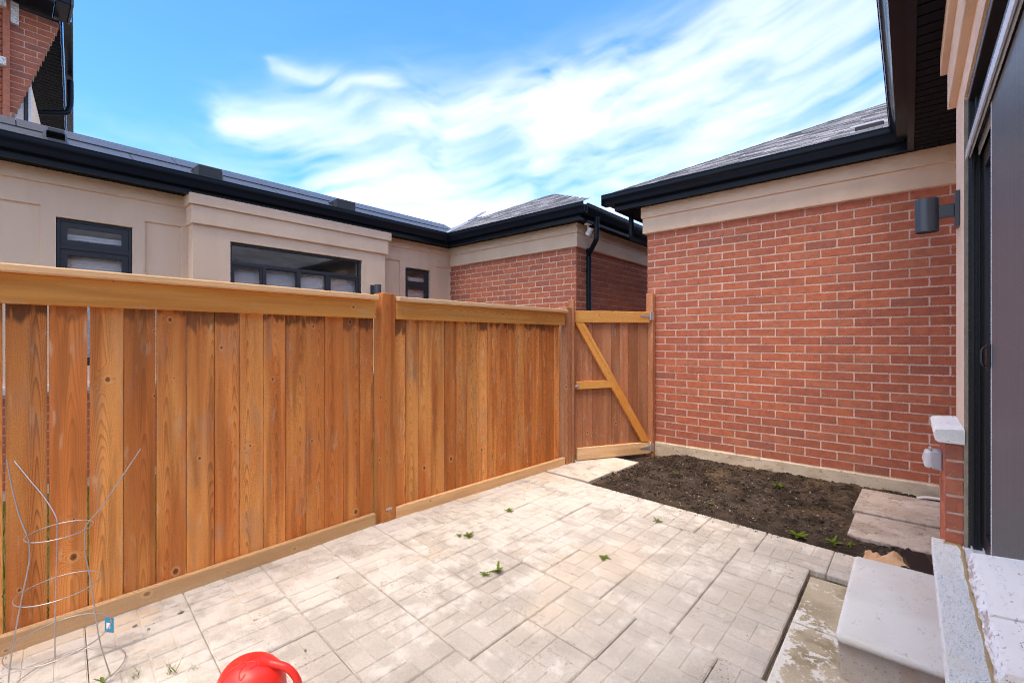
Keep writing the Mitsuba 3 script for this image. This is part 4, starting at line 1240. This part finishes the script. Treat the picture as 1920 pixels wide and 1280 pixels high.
gate_rail(f'{GA}__top_rail', 0.040, 1.072, 1.691, 0.138, tilt=-0.5)
gate_rail(f'{GA}__bottom_rail', 0.068, 1.090, 0.084, 0.140, bsdf='cap_wood')
bz0, bz1, bs0, bs1 = 1.622, 0.165, 0.100, 1.015
# middle rail ends on the slope of the brace
xm = lambda z: bs0 + (bz0 - z) / (bz0 - bz1) * (bs1 - bs0)
m = trimesh.convex.convex_hull(np.array([[s, y, z] for (s, z) in ((0.058, 0.842), (0.058, 0.930), (xm(0.934) - 0.052, 0.936), (xm(0.850) - 0.052, 0.850)) for y in (-0.036, 0)]))
board_no[0] += 1
put(f'{GA}__middle_rail', m, 'rail_wood', uv=np.stack([m.vertices[:, 2] - 0.9 + m.vertices[:, 1], 10.0 * board_no[0] + 0.3 + m.vertices[:, 0]], 1), world=T().translate(RG.at(0, 0.0215, 0)).rotate([0, 0, 1], RG.deg))
hw = 0.056
m = trimesh.convex.convex_hull(np.array([[s, y, z] for (s, z) in ((bs0 - hw, bz0 - 0.002), (bs0 + hw, bz0 - 0.002), (bs1 + hw, bz1), (bs1 - hw, bz1)) for y in (-0.038, 0)]))
board_no[0] += 1
dirv = np.array([bs1 - bs0, bz1 - bz0]) / math.hypot(bs1 - bs0, bz1 - bz0)
al = (m.vertices[:, [0, 2]] - [bs0, bz0]) @ dirv
ac = (m.vertices[:, [0, 2]] - [bs0, bz0]) @ np.array([-dirv[1], dirv[0]])
put(f'{GA}__brace', m, 'rail_wood', uv=np.stack([ac + m.vertices[:, 1], 10.0 * board_no[0] + 0.3 + al], 1), world=T().translate(RG.at(0, 0.0215, 0)).rotate([0, 0, 1], RG.deg))


def hinge(z):
    strap = trimesh.convex.convex_hull(np.array([[s, y, zz] for (s, zz) in ((0.925, z), (0.930, z + 0.006), (1.065, z + 0.022), (1.065, z - 0.022), (0.930, z - 0.006)) for y in (-0.0635, -0.0605)]))
    pin = trimesh.creation.cylinder(radius=0.009, height=0.095, sections=12)
    pin.apply_translation([1.075, -0.064, z])
    leafp = box(1.082, 1.125, -0.0655, -0.0625, z - 0.048, z + 0.048)
    return put(f'{GA}__hinge', cat(strap, pin, leafp), 'galvanised', world=T().translate(RG.at(0, 0, 0)).rotate([0, 0, 1], RG.deg))


hinge(1.715)
hinge(0.085)
lt = cat(box(0.035, 0.085, -0.064, -0.058, 0.862, 0.896, 0.002), tube([[-0.045, -0.072, 0.880], [0.07, -0.072, 0.880]], 0.007, 10), box(-0.050, -0.010, -0.078, -0.030, 0.855, 0.905, 0.006), tube([[-0.03, -0.075, 0.905], [-0.03, -0.085, 0.925], [-0.02, -0.085, 0.935]], 0.005, 8))
put(f'{GA}__latch', lt, 'galvanised', world=T().translate(RG.at(0, 0, 0)).rotate([0, 0, 1], RG.deg))

# ------------------------------------------------------------------ loose things in the yard
# plant cage of wire
CG = 'plant_cage'
tag(CG, 'upright galvanised wire plant cage with flared prongs, standing by the fence', 'plant cage')
cc = np.array([-2.69, 0.165])
right = np.array([math.cos(YAW), math.sin(YAW)])
ang0 = math.atan2(right[1], right[0])
for (r, z, tl, sh) in ((0.105, 0.615, (0.0, 0.05), 0.0), (0.133, 0.375, (0.02, 0.06), -0.004), (0.164, 0.160, (-0.02, 0.07), 0.0), (0.178, 0.012, (0.0, 0.0), 0.045)):
    put(f'{CG}__ring', ring([cc[0] + sh * right[0], cc[1] + sh * right[1], z], r, 0.0022, tilt=tl, wob=0.02), 'wire', smooth=True)
for a, ta, tr, tz in ((0.0, 0.06, 0.325, 0.955), (2.45, 2.85, 0.30, 0.885), (-1.75, -2.4, 0.15, 0.94)):
    u = lambda t: np.array([math.cos(ang0 + t), math.sin(ang0 + t)])
    path = [(0.215 if a == 0 else 0.172, -0.004, a), (0.166, 0.16, a), (0.134, 0.375, a), (0.106, 0.53, a), (0.106, 0.60, a), (0.112, 0.64, a), (0.106 + 0.32 * (tr - 0.106), 0.72, a + 0.45 * (ta - a)), (0.106 + 0.66 * (tr - 0.106), 0.72 + 0.5 * (tz - 0.72), a + 0.8 * (ta - a)), (tr, tz, ta)]
    pp = smooth_path([[cc[0] + u(t)[0] * r, cc[1] + u(t)[1] * r, z] for r, z, t in path], 6)
    put(f'{CG}__leg', tube(pp, 0.0024, 7), 'wire', smooth=True)
tgv = np.array([cc[0] + 0.164 * math.cos(ang0 + 1.05), cc[1] + 0.164 * math.sin(ang0 + 1.05), 0.150])
tm = cat(box(-0.0225, 0.0225, -0.0008, 0.0008, -0.055, 0.012))
k = put(f'{CG}__tag', tm, 'blue_print', world=at(*tgv, math.degrees(YAW) - 8))
tag(k, 'small blue paper tag hanging on the wire')
put(f'{k}__print', box(-0.014, 0.006, -0.0016, -0.0009, -0.038, -0.012), 'white_plastic', world=at(*tgv, math.degrees(YAW) - 8))

# red watering can
WC = 'watering_can'
tag(WC, 'red plastic watering can with a raised flower and ribbed handle', 'watering can')
wx, wy = -1.872, 0.628
bx = np.array([math.cos(YAW), math.sin(YAW)])
th = np.linspace(0, math.pi / 2, 14)
prof = [[0.0, 0.0], [0.105, 0.0], [0.118, 0.010], [0.124, 0.06], [0.122, 0.11]] + [[0.122 * math.cos(t) ** 0.75, 0.11 + 0.125 * math.sin(t)] for t in th[1:]]
body = trimesh.creation.revolve(np.array(prof), sections=72)
v = body.vertices.copy()
v[:, 0] *= 1.12
v[:, 2] += np.where(v[:, 2] > 0.1, -0.16 * (v[:, 0] + 0.02) * np.clip((v[:, 2] - 0.1) / 0.1, 0, 1) * 0.4, 0)
body = trimesh.Trimesh(v, body.faces, process=True)
Wm = at(wx, wy, 0.0, math.degrees(YAW)).scale(0.9)
put(f'{WC}__body', body, 'red_plastic', smooth=50, world=Wm)
hp = smooth_path([[0.045, 0.0, 0.222], [0.090, 0.0, 0.216], [0.150, 0.0, 0.198], [0.190, 0.0, 0.155], [0.200, 0.0, 0.100], [0.178, 0.0, 0.058], [0.115, 0.0, 0.045]], 12)
rr = np.full(len(hp), 0.0155)
rr[:10] = np.linspace(0.030, 0.0165, 10)
s_ = np.arange(len(hp))
rib = (s_ > 16) & (s_ < 52) & (s_ % 2 == 0)
put(f'{WC}__handle', tube(hp, rr - 0.0012 * rib, 16), 'red_plastic', smooth=50, world=Wm)
sp = smooth_path([[0.09, 0, 0.05], [0.16, 0, 0.07], [0.22, 0, 0.12]], 6)
Ws = at(wx, wy, 0.0, math.degrees(YAW) - 125).scale(0.9)
put(f'{WC}__spout', tube(sp, np.linspace(0.026, 0.017, len(sp)), 16), 'red_plastic', smooth=50, world=Ws)


def on_can(x, y):
    """Height of the can's dome at local x, y."""
    rho = min(math.hypot(x / 1.12, y) / 0.122, 0.98)
    z = 0.11 + 0.125 * math.sin(math.acos(rho ** (1 / 0.75)))
    return z - 0.16 * (x + 0.02) * min(max((z - 0.1) / 0.1, 0), 1) * 0.4


fm = []
for pts in ([(-0.075, -0.075), (-0.05, -0.045), (-0.02, -0.02), (0.012, 0.02)], [(-0.005, -0.03), (-0.022, -0.045), (-0.045, -0.040), (-0.05, -0.02), (-0.03, -0.01)], [(-0.01, -0.02), (0.02, -0.012), (0.035, -0.026), (0.02, -0.045), (0.0, -0.04)],
            [(-0.01, -0.02), (-0.012, 0.012), (0.0, 0.03)], [(-0.012, -0.035), (-0.01, -0.07), (0.006, -0.082), (0.014, -0.066)]):
    q2 = smooth_path([[a, b, 0] for a, b in pts], 7)
    q2[:, 2] = [on_can(a, b) for a, b in q2[:, :2]]
    fm.append(tube(q2, 0.0034, 6))
k = put(f'{WC}__flower_relief', cat(*fm), 'red_plastic', smooth=True, world=Wm)
tag(k, 'raised flower moulded on the dome')


# weeds
def leaf_mesh(L, w, a, up, curl, lobes, r):
    n = 9
    t = np.linspace(0, 1, n)
    ww = w * np.sin(np.pi * np.clip(t * 0.93 + 0.05, 0, 1)) ** 0.8 * (1 + lobes * np.where(np.arange(n) % 2 == 0, 0.55, -0.45))
    x = L * t * math.cos(up)
    z = L * (t * math.sin(up) - curl * t * t) + 0.004
    c, s = math.cos(a), math.sin(a)
    V = []
    for i in range(n):
        for sd, dz in ((-1, 0.25), (0, 0.0), (1, 0.25)):
            V.append([x[i] * c - sd * ww[i] * s, x[i] * s + sd * ww[i] * c, z[i] + dz * ww[i]])
    F = []
    for i in range(n - 1):
        for k in range(2):
            q = i * 3 + k
            F += [[q, q + 1, q + 4], [q, q + 4, q + 3]]
    return trimesh.Trimesh(V, F, process=False)


def weed(x, y, z, size, leaves, label, group=None, tall=0.4, seed=0):
    r = np.random.default_rng(seed)
    ms = [leaf_mesh(size * r.uniform(0.35, 1.0), size * r.uniform(0.08, 0.15), 2 * math.pi * i / leaves + r.uniform(-0.4, 0.4), r.uniform(0.1, tall + 0.2), r.uniform(0.0, 0.35), 0.8, r) for i in range(leaves)]
    k = put('weed', cat(*ms), 'weed_leaf', smooth=False, world=at(x, y, z))
    tag(k, label, 'weed', group or 'weeds growing in the paving joints and the soil')


weed(-2.394, 2.237, 0, 0.065, 9, 'low green weed in the paving joint nearest the tall fence post', seed=1)
weed(-2.45, 2.20, 0, 0.045, 6, 'sprig of weed beside the larger weed nearest the tall fence post', seed=12)
weed(-2.489, 2.789, 0, 0.060, 9, 'small green weed in the paving in front of the second fence panel', seed=2)
weed(-1.89, 2.011, 0, 0.080, 9, 'straggling dandelion weed in the middle of the patio', tall=0.7, seed=3)
weed(-1.93, 1.93, 0, 0.055, 5, 'small weed touching the straggling weed in the middle of the patio', seed=13)
weed(-1.492, 2.596, 0, 0.055, 9, 'star-shaped weed in the joint at the centre right of the patio', seed=4)
weed(-1.479, 3.401, 0, 0.06, 7, 'flat little weed near the edge of the soil bed', tall=0.2, seed=5)
weed(-0.60, 3.80, 0.0, 0.10, 14, 'largest leafy weed on the edge between paving and soil', seed=6)
weed(-0.40, 3.83, 0.0, 0.09, 7, 'narrow leafy weed beside the far corner of the concrete step', tall=0.9, seed=7)
weed(-0.31, 3.86, 0.01, 0.055, 6, 'small weed in the soil right of the narrow leafy weed', seed=17)
weed(-1.27, 4.00, 0.02, 0.05, 7, 'small weed at the front edge of the soil bed', seed=8)
weed(-0.93, 4.85, 0.03, 0.10, 8, 'pale green seedling weed in the right half of the soil bed', tall=0.8, seed=9)
weed(-1.83, 4.62, 0.03, 0.055, 6, 'tiny weed in the middle of the soil bed', tall=0.8, seed=10)
weed(-2.50, 0.28, 0.0, 0.06, 4, 'bright green weed inside the wire cage', tall=0.9, seed=11)


def tuft(x, y, label, n=16, hh=0.06, seed=0):
    r = np.random.default_rng(seed)
    V, F = [], []
    for i in range(n):
        a, b = r.uniform(0, 2 * math.pi), r.uniform(0, 2 * math.pi)
        px, py = r.normal(0, 0.012, 2)
        L = hh * r.uniform(0.5, 1.2)
        k = len(V)
        V += [[px - 0.0016 * math.cos(b), py - 0.0016 * math.sin(b), 0], [px + 0.0016 * math.cos(b), py + 0.0016 * math.sin(b), 0], [px + L * 0.6 * math.cos(a), py + L * 0.6 * math.sin(a), L]]
        F.append([k, k + 1, k + 2])
    tag(put('grass_tuft', trimesh.Trimesh(V, F, process=False), 'weed_leaf', world=at(x, y, 0)), label, 'grass', 'grass tufts in the paving joints')


tuft(-2.36, 0.485, 'tuft of grass in the joint between the wire cage and the watering can', seed=1)
tuft(-2.31, 0.56, 'smaller wisp of grass nearest the watering can, by the fence side', 9, 0.04, seed=2)
tuft(-2.45, 0.375, 'tuft of grass beside the right foot of the wire cage', 10, 0.05, seed=3)

# scraps of dead leaf and grit lying about the paving
dl = []
for i in range(90):
    x, y = rng.uniform(-3.0, -0.3), rng.uniform(0.3, 3.7)
    r = abs(rng.normal(0, 0.0022)) + 0.0016
    m = lump(r, 3000 + i, 0)
    m.apply_transform(trimesh.transformations.rotation_matrix(rng.uniform(0, 6.28), [0, 0, 1]))
    m.apply_translation([x, y, 0.001 + r * 0.3])
    dl.append(m)
tag(put('patio_grit', cat(*dl), 'pebble_stone'), 'grit and scraps of dead leaf strewn over the paving', 'grit', kind='stuff')

# pebbles on the paving
for i, (x, y, r, lab) in enumerate(((-2.07, 0.92, 0.009, 'grey pebble beside the watering can handle'), (-2.56, 1.33, 0.007, 'dark pebble on the paving in front of the first fence panel'), (-2.84, 0.62, 0.013, 'largest brown pebble at the foot of the fence behind the wire cage'),
                                    (-2.88, 0.44, 0.010, 'grey pebble at the foot of the fence within the wire cage'), (-2.80, 0.48, 0.008, 'small pebble next to the grey one within the wire cage'))):
    m = lump(r, 50 + i, 1)
    tag(put('pebble', m, 'pebble_stone', smooth=50, world=at(x, y, r * 0.4, i * 40)), lab, 'pebble', 'pebbles lying on the paving')

# things behind the step
bk = prism([(-0.055, 0.0), (0.055, 0.0), (0.055, 0.075), (-0.055, 0.075)], 'y', 0, 0.30)
bk = cut(bk, box(-0.051, 0.051, -0.1, 0.296, 0.004, 0.071))
k = put('drain_elbow', bk, 'black_plastic', world=T().translate([0.075, 3.29, 0.055]).rotate([0, 0, 1], 12).rotate([1, 0, 0], 8))
tag(k, 'black plastic drain extension lying behind the concrete step', 'drain pipe')
gx, gy = np.meshgrid(np.linspace(-0.13, 0.10, 13), np.linspace(-0.06, 0.10, 9), indexing='ij')
gz = 0.055 * np.abs(meshkit.fbm(np.stack([gx * 14, gy * 14, 0 * gx], -1), 2, 77) - 0.4) * 2.2 + 0.016 * np.abs(np.sin(gx * 34 + gy * 9))
I, J = np.meshgrid(np.arange(12), np.arange(8), indexing='ij')
q = (I * 9 + J).ravel()
pm = trimesh.Trimesh(np.stack([gx, gy, gz], -1).reshape(-1, 3), np.vstack([np.stack([q, q + 9, q + 10], 1), np.stack([q, q + 10, q + 1], 1)]), process=False)
k = put('paper_scrap', pm, 'kraft_paper', world=T().translate([-0.075, 3.42, 0.10]).rotate([0, 0, 1], 0.0))
tag(k, 'crumpled scrap of brown paper behind the concrete step', 'paper')
k = put('white_strip', tube(smooth_path([[0.05, 5.28, 0.045], [0.12, 5.30, 0.058], [0.22, 5.34, 0.05]], 5), 0.013, 8), 'white_plastic', smooth=40)
tag(k, 'short white plastic offcut by the foundation behind the brick pier', 'plastic strip')
